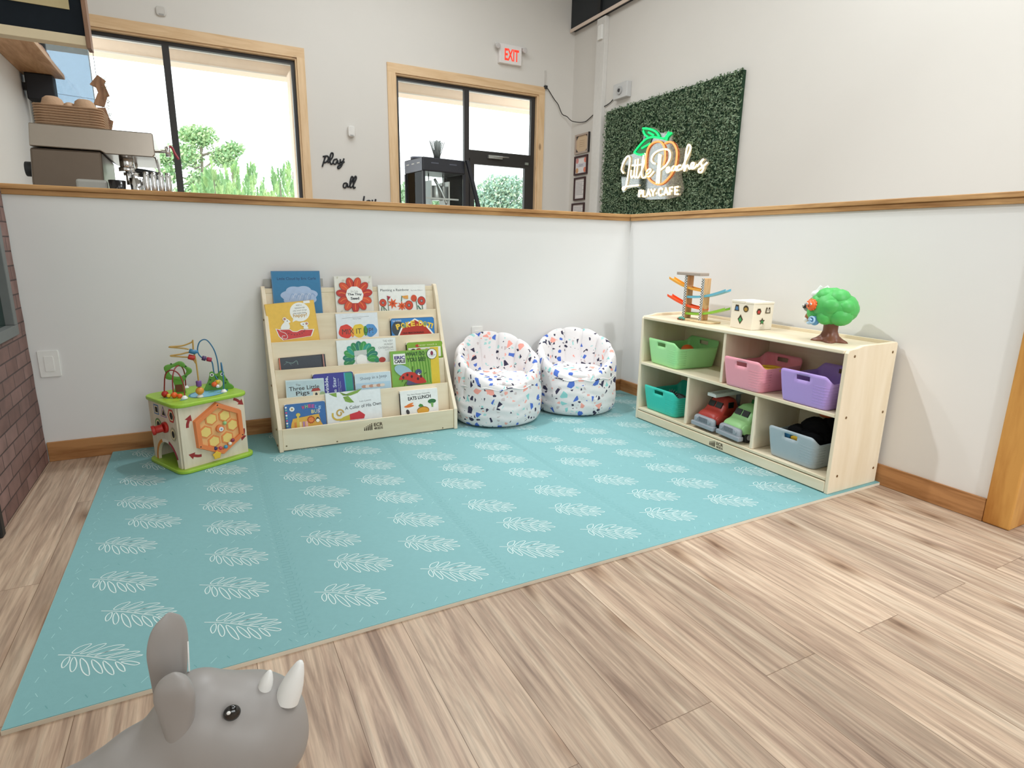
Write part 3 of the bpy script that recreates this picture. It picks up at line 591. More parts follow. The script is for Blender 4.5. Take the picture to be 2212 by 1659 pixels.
def d_happy(b, f, w, h):
    b.rect(f, .003, 0, w - .003, h - .003, m('eec04c'))
    U, V = w / 800, h / 0.21 * .21  # pixel helper
    T = lambda x, y: ((x - 190) / 850 * w, h - (y - 570) / 660 * (h - .098 + .0))
    b.poly(f, [T(x, y) for x, y in ((640, 860), (612, 935), (690, 905))], PWH); c = T(765, 765); b.disc(f, c[0], c[1], .047, PWH)
    for i, (s, y, x0, ww) in enumerate((("HERE'S A", 655, 715, 100), ('REASON FOR', 705, 690, 170), ('silly-small things', 752, 650, 240), ('that make them', 795, 650, 220))):
        q = T(x0, y); b.text(f, s, q[0], q[1], ww / 850 * w, .007, m('5a564c'))
    q = T(640, 860); b.text(f, 'happy!', q[0], q[1] - .003, .066, .022, m('c99a35'), .01)
    b.rect(f, *T(850, 620), *T(965, 575), PWH)
    # watermelon boat and white mice
    b.poly(f, [T(*p) for p in ((305, 1015), (360, 1035), (545, 1050), (590, 1095), (660, 1108), (735, 1080), (970, 1100), (905, 1225), (400, 1240), (340, 1160))], PWH)
    b.poly(f, [T(*p) for p in ((322, 1030), (365, 1048), (540, 1062), (590, 1108), (660, 1120), (738, 1092), (945, 1110), (890, 1218), (415, 1235), (355, 1160))], m('cf3b3c'))
    for x, y in ((480, 1095), (515, 1130), (560, 1152), (610, 1165), (655, 1168), (700, 1162), (745, 1150), (780, 1128), (800, 1100)): q = T(x, y); b.disc(f, q[0], q[1], .0022, INK, n=8)
    b.stroke(f, [T(*p) for p in ((375, 1040), (385, 1075), (450, 1110), (480, 1150), (485, 1200), (440, 1218), (395, 1190), (405, 1160), (450, 1160))], .002, PWH)
    b.poly(f, [T(p.x, p.y) for p in cat([(a, c, 0) for a, c in ((400, 1035), (420, 970), (470, 920), (480, 880), (530, 870), (578, 925), (545, 945), (555, 985), (535, 1045))], 4, True)], PWH)
    b.poly(f, [T(p.x, p.y) for p in cat([(a, c, 0) for a, c in ((865, 1080), (850, 1020), (835, 970), (790, 955), (740, 970), (755, 1010), (790, 1030), (785, 1072))], 4, True)], PWH)
    for x, y, r, r2 in ((485, 865, .009, .006), (848, 988, .009, .006)): q = T(x, y); b.disc(f, q[0], q[1], r, PWH); b.disc(f, q[0], q[1], r2, m('b98078'))
    for x, y in ((525, 905), (788, 992)): q = T(x, y); b.disc(f, q[0], q[1], .0025, INK, n=10)
def d_seed(b, f, w, h):
    b.rect(f, .003, 0, w - .003, h - .003, m('e5e2d8'))
    for k in range(26): u = rd.uniform(.01, w - .01); v = rd.uniform(h - .19, h - .005); b.disc(f, u, v, .004, m('cfccb8'), .006, 8, rd.random() * 3)
    cx, cy = w * .5, h - .098
    for k in range(11):
        a = 2 * math.pi * (k + .5) / 11 + math.pi / 2; ca, sa = math.cos(a), math.sin(a); pu, pv = cx + .064 * ca, cy + .062 * sa
        b.disc(f, pu, pv, .031, m('8f2019'), .0195, 16, a); b.disc(f, pu, pv, .029, m(('cc3a20', 'd94d26', 'bf2d22')[k % 3]), .0175, 16, a); b.stroke(f, [(cx + .045 * ca, cy + .045 * sa), (cx + .065 * ca, cy + .062 * sa + .004), (cx + .082 * ca, cy + .08 * sa)], .004, m('ec7a38'))
    b.disc(f, cx, cy, .046, PWH, .045, 10); b.text(f, 'Eric Carle', cx - .018, cy + .012, .036, .012, m('9a9a94')); b.text(f, 'The Tiny', cx - .037, cy - .006, .074, .015, INK, .03); b.text(f, 'Seed', cx - .022, cy - .025, .044, .014, INK, .03)
def d_rain(b, f, w, h):
    b.rect(f, .003, 0, w - .003, h - .003, m('efefeb')); b.text(f, 'Planting a Rainbow', .012, h - .038, w * .60, .016, m('55575c'), .01); b.text(f, 'by Lois Ehlert', w * .69, h - .036, w * .25, .008, m('8a8b8e'))
    y0 = h - .145
    for x, y, r, col in ((.022, h - .095, .020, 'd14528'), (.165, h - .112, .024, 'd4492c'), (w - .026, h - .09, .023, 'cf4330')):
        b.stroke(f, [(x, y), (x + .004, y0)], .004, m('2c5f3c')); b.disc(f, x, y, r, INK, r * 1.08, 14); b.disc(f, x, y, r * .92, m(col), r, 14); b.disc(f, x, y, r * .36, INK, n=12); b.disc(f, x, y, r * .25, m('a8a1a6'), n=12)
    for x, y, n, r in ((.075, h - .10, 7, .030), (.125, h - .115, 8, .028)):
        p = []
        for k in range(2 * n): rr = r if k % 2 == 0 else r * .45; p.append((x + rr * math.cos(math.pi * k / n), y + rr * math.sin(math.pi * k / n)))
        b.poly(f, p, m('e05a24')); b.disc(f, x, y, r * .25, m('b33d16'), n=12)
    b.poly(f, [(.045, h - .058), (.066, h - .064), (.05, h - .085)], m('a8263a')); b.stroke(f, [(.048, h - .07), (.05, y0)], .003, m('2c5f3c'))
    b.poly(f, [(.125, h - .062), (.163, h - .058), (.162, h - .078), (.14, h - .075)], m('e3a04a')); b.stroke(f, [(.128, h - .06), (.124, h - .09)], .004, m('3c6a40'))
    b.disc(f, .195, h - .075, .017, m('d2502e'), .019, 14); b.stroke(f, [(.206, h - .08), (.211, y0)], .0035, m('2c5f3c'))
    b.stroke(f, [(.012, y0), (.015, y0 + .03), (.03, y0 + .02), (.045, y0)], .004, m('2a6b45')); b.stroke(f, [(w - .05, y0 + .03), (w - .035, y0 + .01), (w - .02, y0)], .006, m('2a7a68'))
def d_mix(b, f, w, h):
    b.rect(f, .003, 0, w - .003, h - .003, m('e4e9ee')); b.stroke(f, [(.03, h - .025), (w - .045, h - .019)], .0012, GREYI, sm=0); b.text(f, 'Herve Tullet', w * .40, h - .032, .042, .006, GREYI)
    y = h - .092
    def blob(u, r, col, ph): b.poly(f, [(u + r * (1 + .07 * math.sin(4 * a + ph)) * math.cos(a), y + r * .98 * (1 + .05 * math.cos(5 * a + ph)) * math.sin(a)) for a in [2 * math.pi * k / 30 for k in range(30)]], m(col))
    blob(.112, .036, 'e9c83c', 1); blob(.045, .036, 'dc3a28', 0); blob(.172, .034, '4f93cf', 2); b.disc(f, .146, y - .002, .010, m('3f8f3e'), .026, 14); b.disc(f, .078, y - .008, .009, m('e8923a'), .024, 14)
    b.text(f, 'MIX IT UP!', .026, y - .015, .16, .027, m('4a3a2c'), .0)
def d_poke(b, f, w, h):
    b.poly(f, rrect(w - .004, h - .004, .01, 4, w / 2, h / 2), m('2f7fc4')); b.disc(f, .038, h - .055, .035, m('3a434c'), .04, 20); b.text(f, 'TINY WORLD', .008, h - .02, .05, .009, PWH, rot=.05)
    b.poly(f, [(.03, h - .10), (.055, h - .05), (w * .55, h - .004), (w - .045, h - .04), (w - .004, h - .095), (w - .004, h - .13), (.02, h - .13)], PWH); b.poly(f, [(.038, h - .10), (.062, h - .055), (w * .55, h - .012), (w - .052, h - .047), (w - .01, h - .10), (w - .01, h - .135), (.025, h - .135)], m('b6301f'))
    for k, (ch, rr) in enumerate(zip('POKE', (16, 12, 8, 4))): b.text(f, ch, .032 + .026 * k, h - .062 + .005 * k, .024, .030, m('f0c640'), .05, R(rr))
    b.text(f, 'A', .140, h - .045, .010, .012, m('f0c640'), .04)
    for k, (ch, rr) in enumerate(zip('DOT!', (0, -6, -14, -18))): b.text(f, ch, .154 + .022 * k, h - .046 - .005 * k, .024 if k < 3 else .01, .030, m('f0c640'), .05, R(rr))
    b.disc(f, .074, h - .043, .009, m('7d9a72'), n=14); b.disc(f, .190, h - .035, .010, m('7d9a72'), n=14)
    b.text(f, 'OLD MACDONALD', .06, h - .085, .12, .009, m('3a1712'), .02)
def d_plaincat(b, f, w, h):
    b.rect(f, .003, 0, w - .003, h - .003, m('eef1ef'))
    for k, s in enumerate(('THE VERY', 'HUNGRY', 'CATERPILLAR')): b.text(f, s, w - .014 - (.055, .048, .080)[k], h - .022 - .017 * k, (.055, .048, .080)[k], .011, m('8a8c8b'))
    b.text(f, 'by Eric Carle', w - .058, h - .066, .044, .006, GREYI)
    # plain green arch of overlapping leaf shapes
    for k in range(11):
        a = R(195 - k * 20); cx, cy = .118 + .062 * math.cos(a), h - .098 + .060 * math.sin(a); b.disc(f, cx, cy, .030, m(('2f8a54', '1f7a6a', '3a9a4a', '2a9d8a')[k % 4]), .018, 16, a)
        b.stroke(f, [(cx - .018 * math.cos(a), cy - .018 * math.sin(a)), (cx, cy + .004), (cx + .02 * math.cos(a), cy + .02 * math.sin(a))], .003, m('7cc08a'))
    b.poly(f, [(.085, h - .058), (.150, h - .055), (.150, h - .08), (.085, h - .083)], m('c9cfc9')); b.disc(f, .12, h - .108, .028, PWH, .03)
    b.disc(f, .20, h - .113, .014, m('2a8a6a'), .012); b.disc(f, .228, h - .113, .018, m('b23a2c'), .014)
def d_green(b, f, w, h):
    b.poly(f, rrect(w - .003, h - .003, .009, 4, w / 2, h / 2), m('86b136')); b.disc(f, .06, h - .02, .012, m('c0432c'), .008); b.text(f, 'never touch a', .065, h - .022, .105, .011, m('e9efb8')); b.rect(f, .008, h - .085, w - .012, h - .03, m('f1f1e8'))
    for u, col, r in ((.03, '1f2023', .012), (.06, 'b8332b', .014), (.105, 'd9a23a', .008), (.14, '1f2023', .011)): b.disc(f, u + .005, h - .042, r, m(col), r * .6)
    b.rect(f, .006, h - .15, w - .006, h - .086, m('86b136'))
def d_black(b, f, w, h):
    b.rect(f, .004, 0, w - .02, h - .006, m('3c434d')); b.rect(f, 0, 0, .005, h, m('d8775c')); b.rect(f, w - .02, 0, w - .012, h, m('1c1d22')); b.rect(f, w - .012, 0, w - .008, h, m('d9988a'))
    b.stroke(f, [(.03, h - .02), (.06, h - .03), (.08, h - .02), (.085, h - .04)], .004, m('6f8784')); b.stroke(f, [(.02, h - .035), (.04, h - .025), (.055, h - .04)], .003, m('5d7276'))
def d_lady(b, f, w, h):
    b.rect(f, .004, 0, w - .003, h - .003, m('7fb34a'))
    T = lambda x, y: ((x - 440) / 1490 * w, h - (y - 300) / 1060 * .190)
    for k in range(16): x = 950 + k * 45; b.stroke(f, [T(x, 320 + (k % 3) * 60), T(x + 60, 700), T(x + 90, 1300)], .0035, m('5d9632' if k % 2 else 'a0c765'))
    b.rect(f, *T(1670, 1700), *T(1935, 250), m('e2c33c'))
    b.rect(f, *T(520, 690), *T(885, 385), PWH); b.text(f, 'ERIC', *T(550, 545), .058, .018, m('4a3d80'), .05); b.text(f, 'CARLE', *T(550, 655), .058, .018, INK, .05)
    b.text(f, 'WHAT DO', *T(905, 470), .105, .021, m('173f2a'), .01); b.text(f, 'YOU SEE?', *T(930, 640), .105, .021, m('173f2a'), .01)
    q = T(1720, 450); b.disc(f, *q, .029, INK); b.disc(f, *q, .0265, PWH); b.disc(f, q[0], q[1] + .004, .008, m('8a3550'), .012)
    for k in range(6): a = R(200 + 28 * k); b.stroke(f, [(q[0] + .009 * math.cos(a), q[1] + .007 * math.sin(a)), (q[0] + .021 * math.cos(a), q[1] + .017 * math.sin(a))], .0014, INK, sm=0)
    c = T(800, 900); b.disc(f, c[0], c[1], .052, m('9fc3cf'), .028, 24, -.5)
    b.poly(f, [T(p.x, p.y) for p in cat([(x, y, 0) for x, y in ((900, 1200), (1000, 1050), (1250, 1150), (1350, 1300), (900, 1330))], 4, True)], m('5a5578'))
    b.poly(f, [T(p.x, p.y) for p in cat([(x, y, 0) for x, y in ((650, 1140), (760, 990), (900, 940), (1080, 950), (1200, 1010), (1330, 1080), (1430, 1180), (1480, 1290), (1200, 1300), (950, 1190), (800, 1150))], 4, True)], m('c5352b'))
    for x, y in ((780, 1090), (910, 1020), (1040, 1080), (1230, 1160), (1330, 1100)): b.disc(f, *T(x, y), .0065, m('4a2028'), .008, 10)
    b.disc(f, *T(1260, 960), .018, m('47507c'), .015); b.disc(f, *T(1270, 1020), .007, PWH); b.disc(f, *T(1280, 1010), .004, INK, n=10)
    for a_, b_ in (((1085, 940), (1095, 780)), ((760, 1160), (730, 1220)), ((860, 1220), (790, 1340)), ((1440, 1040), (1500, 990))): b.stroke(f, [T(*a_), T(*b_)], .003, m('2c3a22'), sm=0)
def d_sheep(b, f, w, h):
    b.poly(f, rrect(w - .003, h - .003, .011, 4, w / 2, h / 2), m('cfe0ea')); b.rect(f, .003, 0, w - .003, h - .05, m('b5d3e6')); b.text(f, 'Sheep in a Jeep', .028, h - .040, .138, .020, m('6b7684'), 0, R(3)); 
    for k in range(6): b.disc(f, .045 + .019 * k, h - .068, .013, m('e6d8cc' if k % 2 else 'c69a84'), .008)
def d_twinkle(b, f, w, h):
    b.poly(f, rrect(w - .003, h - .003, .012, 4, w / 2, h / 2), m('3b3c96')); b.poly(f, [(w * .76, 0), (w * .80, h * .5), (w * .76, h - .004), (w - .012, h - .004), (w - .004, h - .012), (w - .004, 0)], m('2f9a84')); b.poly(f, [(w * .74, 0), (w * .78, h * .5), (w * .76, h - .004), (w * .79, h - .004), (w * .80, h * .5), (w * .82, 0)], m('4aa3cc'))
    b.text(f, 'Twinkle,', .028, h - .12, .10, .022, m('dfe6f2'), .02, R(90)); b.text(f, 'Little Star', .080 - .018, h - .14, .125, .019, m('c9d6ea'), .02, R(90)) if False else None
    b.text(f, 'Twinkle,', .075, h - .13, .115, .020, m('dfe6f2'), .02, R(90)); b.text(f, 'Little Star', .110, h - .15, .13, .017, m('c9d6ea'), .02, R(90)); b.text(f, 'and other favorite', .124, h - .125, .095, .007, m('b9c4e0'), 0, R(90)); b.text(f, 'nursery rhymes', .134, h - .125, .08, .007, m('b9c4e0'), 0, R(90))
def d_pigs(b, f, w, h):
    b.rect(f, .003, 0, w - .003, h - .007, m('bcd2d8')); b.text(f, 'The', .045, h - .030, .022, .010, m('4a4440')); b.text(f, 'Three Little', .014, h - .053, .140, .020, m('2f2b2a'), .01, R(2)); b.text(f, 'Pigs', .045, h - .083, .062, .026, m('2f2b2a'), .01, R(3))
    b.rect(f, .122, h - .10, .155, h - .06, m('e8d9be')); b.poly(f, [(.114, h - .062), (.122, h - .048), (.152, h - .046), (.160, h - .060)], m('a83d36')); b.disc(f, .138, h - .078, .006, INK, .010)
    b.disc(f, .168, h - .085, .016, m('9db48a'), .02)
def d_wheels(b, f, w, h):
    b.rect(f, .002, 0, w - .002, h - .002, m('3b70b0'))
    T = lambda x, y: ((x - 240) / 1660 * w, h - (y - 230) / 960 * .112)
    for k in range(8): q = T(300, 350 + 110 * k); b.disc(f, *q, .0045, m(('f1f1ee', '7cc0b0', 'd2567a')[k % 3]), n=12)
    q = T(535, 440); b.disc(f, *q, .0115, PWH); b.disc(f, q[0], q[1], .005, m('b59a6a'))
    cols = ['d8567e', '8fc06a', 'e0b04a', 'c94f8a', '2f5fae', 'd8567e', 'b9d4ee']
    for k, ch in enumerate('WHEELS'): q = T(940 + 130 * k, 500 - 50 * math.sin(k * .8)); b.text(f, ch, q[0], q[1], .013, .017, m(('d8567e', '9cc48a', 'd04a8a', 'c55aa8', '6aa0e0', 'a9cdf0')[k]), .04, R(-4 * k + 8))
    for k, ch in enumerate('BUS'): q = T(1300 + 125 * k, 700); b.text(f, ch, q[0], q[1], .013, .018, m(('d8d2a0', 'b9cbb0', 'c9c4d8')[k]), .04)
    b.poly(f, [T(p.x, p.y) for p in cat([(x, y, 0) for x, y in ((520, 1300), (520, 900), (600, 840), (1000, 800), (1560, 745), (1610, 800), (1660, 1080), (1660, 1300))], 3, True)], m('e3b24c'))
    for x, c_ in ((620, 'd98a3c'), (830, 'f2dca6'), (960, 'b98ab0'), (1080, 'f0b7b0')): q = T(x, 1000); b.rect(f, q[0] - .005, q[1] - .03, q[0] + .005, q[1], m(c_))
    b.stroke(f, [T(730, 1250), T(735, 900), T(760, 690)], .009, m('dcc457')); q = T(760, 700); b.disc(f, *q, .010, m('dcc457'), .009)
    q = T(1265, 960); p = [(q[0] + (.020 if k % 2 else .016) * math.cos(R(15 * k)), q[1] + (.020 if k % 2 else .016) * math.sin(R(15 * k))) for k in range(24)]; b.poly(f, p, m('b4501f')); b.disc(f, *q, .0125, m('e98a45')); b.disc(f, q[0] - .004, q[1] + .002, .0012, INK, n=8); b.disc(f, q[0] + .004, q[1] + .002, .0012, INK, n=8)
    q = T(1540, 1000); b.disc(f, *q, .011, INK); b.disc(f, q[0], q[1] - .002, .0085, PWH); b.rect(f, q[0] - .005, q[1] + .010, q[0] + .005, q[1] + .014, INK)
def d_color(b, f, w, h):
    b.rect(f, .003, 0, w - .003, h - .003, m('eef3f6'))
    T = lambda x, y: ((x - 815) / 790 * w * .92, h - (y - 735) / 425 * .145)
    LF = m('86ac4a'); 
    for p in (((870, 745), (985, 740), (985, 805), (930, 785)), ((1030, 735), (1080, 790), (1170, 760), (1380, 715), (1310, 770), (1200, 800), (1110, 790)), ((1080, 810), (1160, 800), (1245, 905), (1180, 905), (1110, 880))): b.poly(f, [T(*q) for q in p], LF); b.stroke(f, [T(*p[0]), T(*p[len(p) // 2])], .0012, m('4f7a2c'), sm=0)
    b.text(f, 'Leo Lionni', *T(1330, 912), .058, .008, m('8c8f92'), 0, R(3)); b.text(f, 'A Color of His Own', *T(1100, 1005), .182, .017, m('3c4046'), 0, R(2.5))
    # curled stem shape shading from yellow to red
    sp = [T(1010 + (60 - 5.5 * k * .6) * math.cos(R(k * 32)) * (1 if k else 1), 1045 - (60 - 3.2 * k) * math.sin(R(k * 32))) for k in range(14)]
    b.stroke(f, sp, .0075, m('c9a75a')); b.stroke(f, [T(*p) for p in ((905, 1030), (905, 1090), (960, 1135), (1060, 1130), (1160, 1100))], .0085, m('d6b94a'))
    b.poly(f, [T(*p) for p in ((1000, 1140), (1060, 1105), (1170, 1075), (1170, 1160), (1000, 1160))], m('c9c04a')); b.poly(f, [T(*p) for p in ((1160, 1075), (1290, 1050), (1310, 1035), (1400, 1105), (1380, 1160), (1160, 1160))], m('cf3440'))
def d_lunch(b, f, w, h):
    b.poly(f, rrect(w - .003, h - .003, .012, 4, w / 2, h / 2), m('f3f4f2')); b.text(f, 'The Very Hungry Caterpillar', .038, h - .028, .128, .008, m('3f4246'), .01, R(1)); b.text(f, 'EATS LUNCH', .042, h - .053, .126, .019, m('26282b'), .03, R(2))
    b.disc(f, .045, h - .082, .027, m('e8792f'), .007, 16, .05); b.disc(f, .05, h - .073, .020, m('ef8436'), .005, 16, .3); b.poly(f, [(.095, h - .085), (.105, h - .075), (.118, h - .08), (.125, h - .092), (.1, h - .092)], m('4a8a44'))
    b.disc(f, .120, h - .112, .034, m('8a5a24'), .021); b.disc(f, .120, h - .114, .032, m('e2a93c'), .019)
    b.disc(f, .172, h - .068, .023, m('2f7240'), .012); b.poly(f, [(.164, h - .076), (.180, h - .076), (.177, h - .10), (.169, h - .10)], m('7fb061')); b.disc(f, .036, h - .112, .009, m('3c3a40'), .014, 14, .3)
B_ = book
B_('blue picture book with a pale cloud, leftmost on the top tier', 0, -2.233, -2.002, .84, .009, '2a6f9c', d_cloud)
B_('picture book with a round red flower around its title, top tier', 0, -1.934, -1.738, .813, .010, 'd9d6cc', d_seed)
B_('white book with a row of red and orange flowers, top tier right', 0, -1.710, -1.446, .765, .010, 'e6e6e2', d_rain, spine='c9c7c0')
B_('yellow book with two white mice in a watermelon boat, left on the second tier', 1, -2.260, -2.028, .685, .009, 'd9a93a', d_happy, rot=4)
B_('white book with red, yellow and blue paint blots, middle of the second tier', 1, -1.948, -1.733, .627, .012, 'dfe4e8', d_mix)
B_('blue board book with a red barn and yellow letters, right on the second tier', 1, -1.666, -1.423, .591, .018, '24507a', d_poke, board=True)
B_('dark slate book with pink edges lying low at the left of the third tier', 2, -2.237, -2.019, .429, .016, '23252b', d_black, spine='c97a60', rot=1.5)
B_('white book with a green arch shape, middle of the third tier', 2, -1.962, -1.655, .497, .012, 'e8ece9', d_plaincat)
B_('lime green board book peeping out above the ladybug book', 2, -1.598, -1.395, .465, .018, '6f942c', d_green, board=True)
B_('green book with a red ladybug and yellow stripe, right on the fourth tier', 3, -1.700, -1.435, .431, .012, '8aa83c', d_lady, spine='c9b84a')
B_('pale blue board book with sheep title, middle right of the fourth tier', 3, -1.894, -1.707, .331, .018, 'e9eef0', d_sheep, board=True)
B_('dark purple and green board book with sideways white title, fourth tier', 3, -2.097, -1.900, .346, .018, '2c2d5c', d_twinkle, board=True)
B_('small pale grey blue book with black title about pigs, leftmost on the fourth tier', 3, -2.228, -2.112 + .062, .325, .012, 'cfdfe2', d_pigs, rot=-1.0, fwd=.0185)
B_('blue board book with a yellow bus full of animals, left on the bottom tier', 4, -2.244, -2.055, .222, .018, '2f5c94', d_wheels, board=True)
B_('large white book with green leaves and a red curl, middle of the bottom tier', 4, -2.050, -1.775, .256, .010, 'dfe6ea', d_color)
B_('white board book showing carrots and broccoli, right on the bottom tier', 4, -1.677, -1.470, .230, .020, 'f0f0ee', d_lunch, board=True)

# ================================================================ BEAN BAG CHAIRS
def terrazzo():
    m, nt, b = newmat('terrazzo_cloth'); L = nt.links.new
    tc = nd(nt, 'ShaderNodeTexCoord'); nz = nd(nt, 'ShaderNodeTexNoise', i_Scale=18.0); L(tc.outputs['Object'], nz.inputs['Vector'])
    col = None; base = lin('e2dddd')
    oi = nd(nt, 'ShaderNodeObjectInfo')
    def layer(scale, size, prob, prev, seed, pal):
        ad = nd(nt, 'ShaderNodeVectorMath', operation='MULTIPLY_ADD'); ad.inputs[1].default_value = (.006,) * 3; L(nz.outputs['Color'], ad.inputs[0]); L(tc.outputs['Object'], ad.inputs[2])
        rs = nd(nt, 'ShaderNodeVectorMath', operation='SCALE'); rs.inputs[0].default_value = (7, 3, 5); L(oi.outputs['Random'], rs.inputs['Scale'])
        of = nd(nt, 'ShaderNodeVectorMath', operation='ADD'); of.inputs[1].default_value = seed; L(ad.outputs[0], of.inputs[0])
        o2 = nd(nt, 'ShaderNodeVectorMath', operation='ADD'); L(of.outputs[0], o2.inputs[0]); L(rs.outputs[0], o2.inputs[1])
        vo = nd(nt, 'ShaderNodeTexVoronoi', i_Scale=scale); L(o2.outputs[0], vo.inputs['Vector'])
        ve = nd(nt, 'ShaderNodeTexVoronoi', i_Scale=scale, feature='DISTANCE_TO_EDGE'); L(o2.outputs[0], ve.inputs['Vector'])
        sp = nd(nt, 'ShaderNodeSeparateColor'); L(vo.outputs['Color'], sp.inputs[0])
        mr = nd(nt, 'ShaderNodeMapRange'); mr.inputs[3].default_value = size; mr.inputs[4].default_value = size + .12; L(sp.outputs[0], mr.inputs[0])
        lt = nd(nt, 'ShaderNodeMath', operation='GREATER_THAN'); L(ve.outputs['Distance'], lt.inputs[0]); L(mr.outputs[0], lt.inputs[1])
        pr = nd(nt, 'ShaderNodeMath', operation='LESS_THAN'); pr.inputs[1].default_value = prob; L(sp.outputs[1], pr.inputs[0])
        mu = nd(nt, 'ShaderNodeMath', operation='MULTIPLY'); L(lt.outputs[0], mu.inputs[0]); L(pr.outputs[0], mu.inputs[1])
        cr = ramp(nt, pal, 'CONSTANT'); L(sp.outputs[2], cr.inputs[0])
        mx = nd(nt, 'ShaderNodeMix', data_type='RGBA'); L(mu.outputs[0], mx.inputs[0]); L(cr.outputs[0], mx.inputs[7])
        if prev is None: mx.inputs[6].default_value = base
        else: L(prev, mx.inputs[6])
        return mx.outputs[2]
    c1 = layer(42, .17, .40, None, (3, 1, 2), [(0, '3d3a4e'), (.3, 'c9bcbc'), (.5, 'a9d3d0'), (.7, 'f0aca0'), (.85, '4a4658')])
    c2 = layer(21, .185, .62, c1, (0, 5, 1), [(0, '3f3b50'), (.26, '5573c4'), (.5, 'efa295'), (.72, '93cdcb'), (.9, '4d6cc0')])
    L(c2, b.inputs['Base Color']); b.inputs['Roughness'].default_value = .8; b.inputs['Specular IOR Level'].default_value = .15
    n2 = nd(nt, 'ShaderNodeTexNoise', i_Scale=9.0, i_Detail=3.0); L(tc.outputs['Object'], n2.inputs['Vector']); bp = nd(nt, 'ShaderNodeBump', i_Strength=.35, i_Distance=.02); L(n2.outputs[0], bp.inputs['Height']); L(bp.outputs[0], b.inputs['Normal'])
    return m
TER = terrazzo(); SEAM = P('cloth_seam', 'b9b2b4', .9)
def beanbag(label, loc, rz, A, B, HB, seed):
    t = thing('bean_bag_chair', label, 'bean bag chair', loc, rz, 'terrazzo bean bag chairs')
    def rim(phi): return .245 + (HB - .245) * ((1 + math.cos(phi)) / 2) ** .8
    def N(p, s=9, a=1): return noise.noise(Vector((p[0] * s + seed, p[1] * s, p[2] * s))) * a
    NP = 220; vs = []; fs = []; lob = 11
    prof_n = None
    for i in range(NP):
        phi = 2 * math.pi * i / NP - math.pi; th = phi + math.pi / 2; c, s = math.cos(th), math.sin(th); h = rim(phi)
        k = max(0, min(1, (h - .26) / .10)); k = k * k * (3 - 2 * k)   # 1 where there is a backrest
        arm = abs(math.sin(phi))
        puff = abs(math.cos(lob * phi / 2)) ** .35                          # channels meet at creases
        P_ = [(.80, 0.0), (.93, .006), (.985, .022), (1.015, .045), (1.03, .065), (1.035, .085), (1.04, .105), (1.04, .125), (1.035, .145), (1.03, .165), (1.02, .19), (1.0, .19 + (h - .19) * .35), (.985, .19 + (h - .19) * .72), (.95, h - .012), (.885, h + .004 * k), (.815, h - .010 - .006 * (1 - k)), (.755, h - .045 * k - .010 * (1 - k)), (.70 - .02 * k, .22 + (h - .22) * .45), (.645, .225), (.60, .20), (.3, .19), (.0, .19)]
        P_ = [(r, z) for r, z in P_]
        for q, (r, z) in enumerate(P_):
            rr = r + (.095 * (puff - .75) * k * (1 if 10 <= q <= 13 else -1 if 14 <= q <= 17 else 0))
            zz = z + (.020 * (puff - .75) * k if 12 <= q <= 14 else 0)
            # wrinkles of the sagging base, mostly level folds
            if 2 <= q <= 11: rr += .020 * math.sin(z * 118 + 5.0 * N((c * .3, s * .3, 0), 5)) * (.45 + .9 * abs(N((c * .4, s * .4, z), 7)) * 2)
            x, y = A * rr * c, B * rr * s; w = N((x, y, zz), 8, .014)
            if q in (0, 19, 20): w = 0
            vs.append((x * (1 + w * 2), y * (1 + w * 2), max(0, zz + (w * .5 if q > 1 else 0))))
        prof_n = len(P_)
    for i in range(NP):
        j = (i + 1) % NP
        for q in range(prof_n - 1): fs.append((i * prof_n + q, j * prof_n + q, j * prof_n + q + 1, i * prof_n + q + 1))
    b = MB(); b.add(vs, fs, TER, True); b.build('shell', t, subsurf=1)
    # seat cushion, dented, bulging over the front edge
    vs = []; fs = []; NR, NA = 12, 64
    for a in range(NR + 1):
        u = a / NR
        for i in range(NA):
            th = 2 * math.pi * i / NA; c, s = math.cos(th), math.sin(th); fr = max(0, -s)
            r = math.sin(u * math.pi / 2 * 1.12) / math.sin(math.pi / 2 * 1.0); rad = .70 + .20 * fr ** 2
            z = .272 - .030 * u ** 3 - .014 * (1 - u * u) * 0.6 - .02 * (max(0, u - .85) / .15) ** 2 + .012 * math.cos(th * 3) * u * (1 - u) * 2 - .008 * fr * u
            x, y = A * rad * r * c, B * rad * r * s; w = N((x, y, 1), 14, .010)
            vs.append((x, y - .01, z + w))
    for a in range(NR):
        for i in range(NA): fs.append((a * NA + i, a * NA + (i + 1) % NA, (a + 1) * NA + (i + 1) % NA, (a + 1) * NA + i))
    b = MB(); b.add(vs, fs, TER, True); b.build('seat', t, subsurf=1)
    b = MB(); pts = []
    for k in range(41):
        th = R(200 + 140 * k / 40); pts.append((A * 1.0 * math.cos(th), B * 1.0 * math.sin(th), .222 + .006 * math.sin(k * .7)))
    b.tube(pts, .0035, TER, 6, sm=2); b.build('front_piping', t)
    return t
beanbag('terrazzo patterned white bean bag chair touching the bookshelf side', (-1.095, -.262, MZ + .002), R(-8), .248, .222, .475, 1.0)
beanbag('terrazzo patterned white bean bag chair in the corner beside the toy cabinet', (-.565, -.262, MZ + .002), R(-26), .242, .222, .475, 7.3)
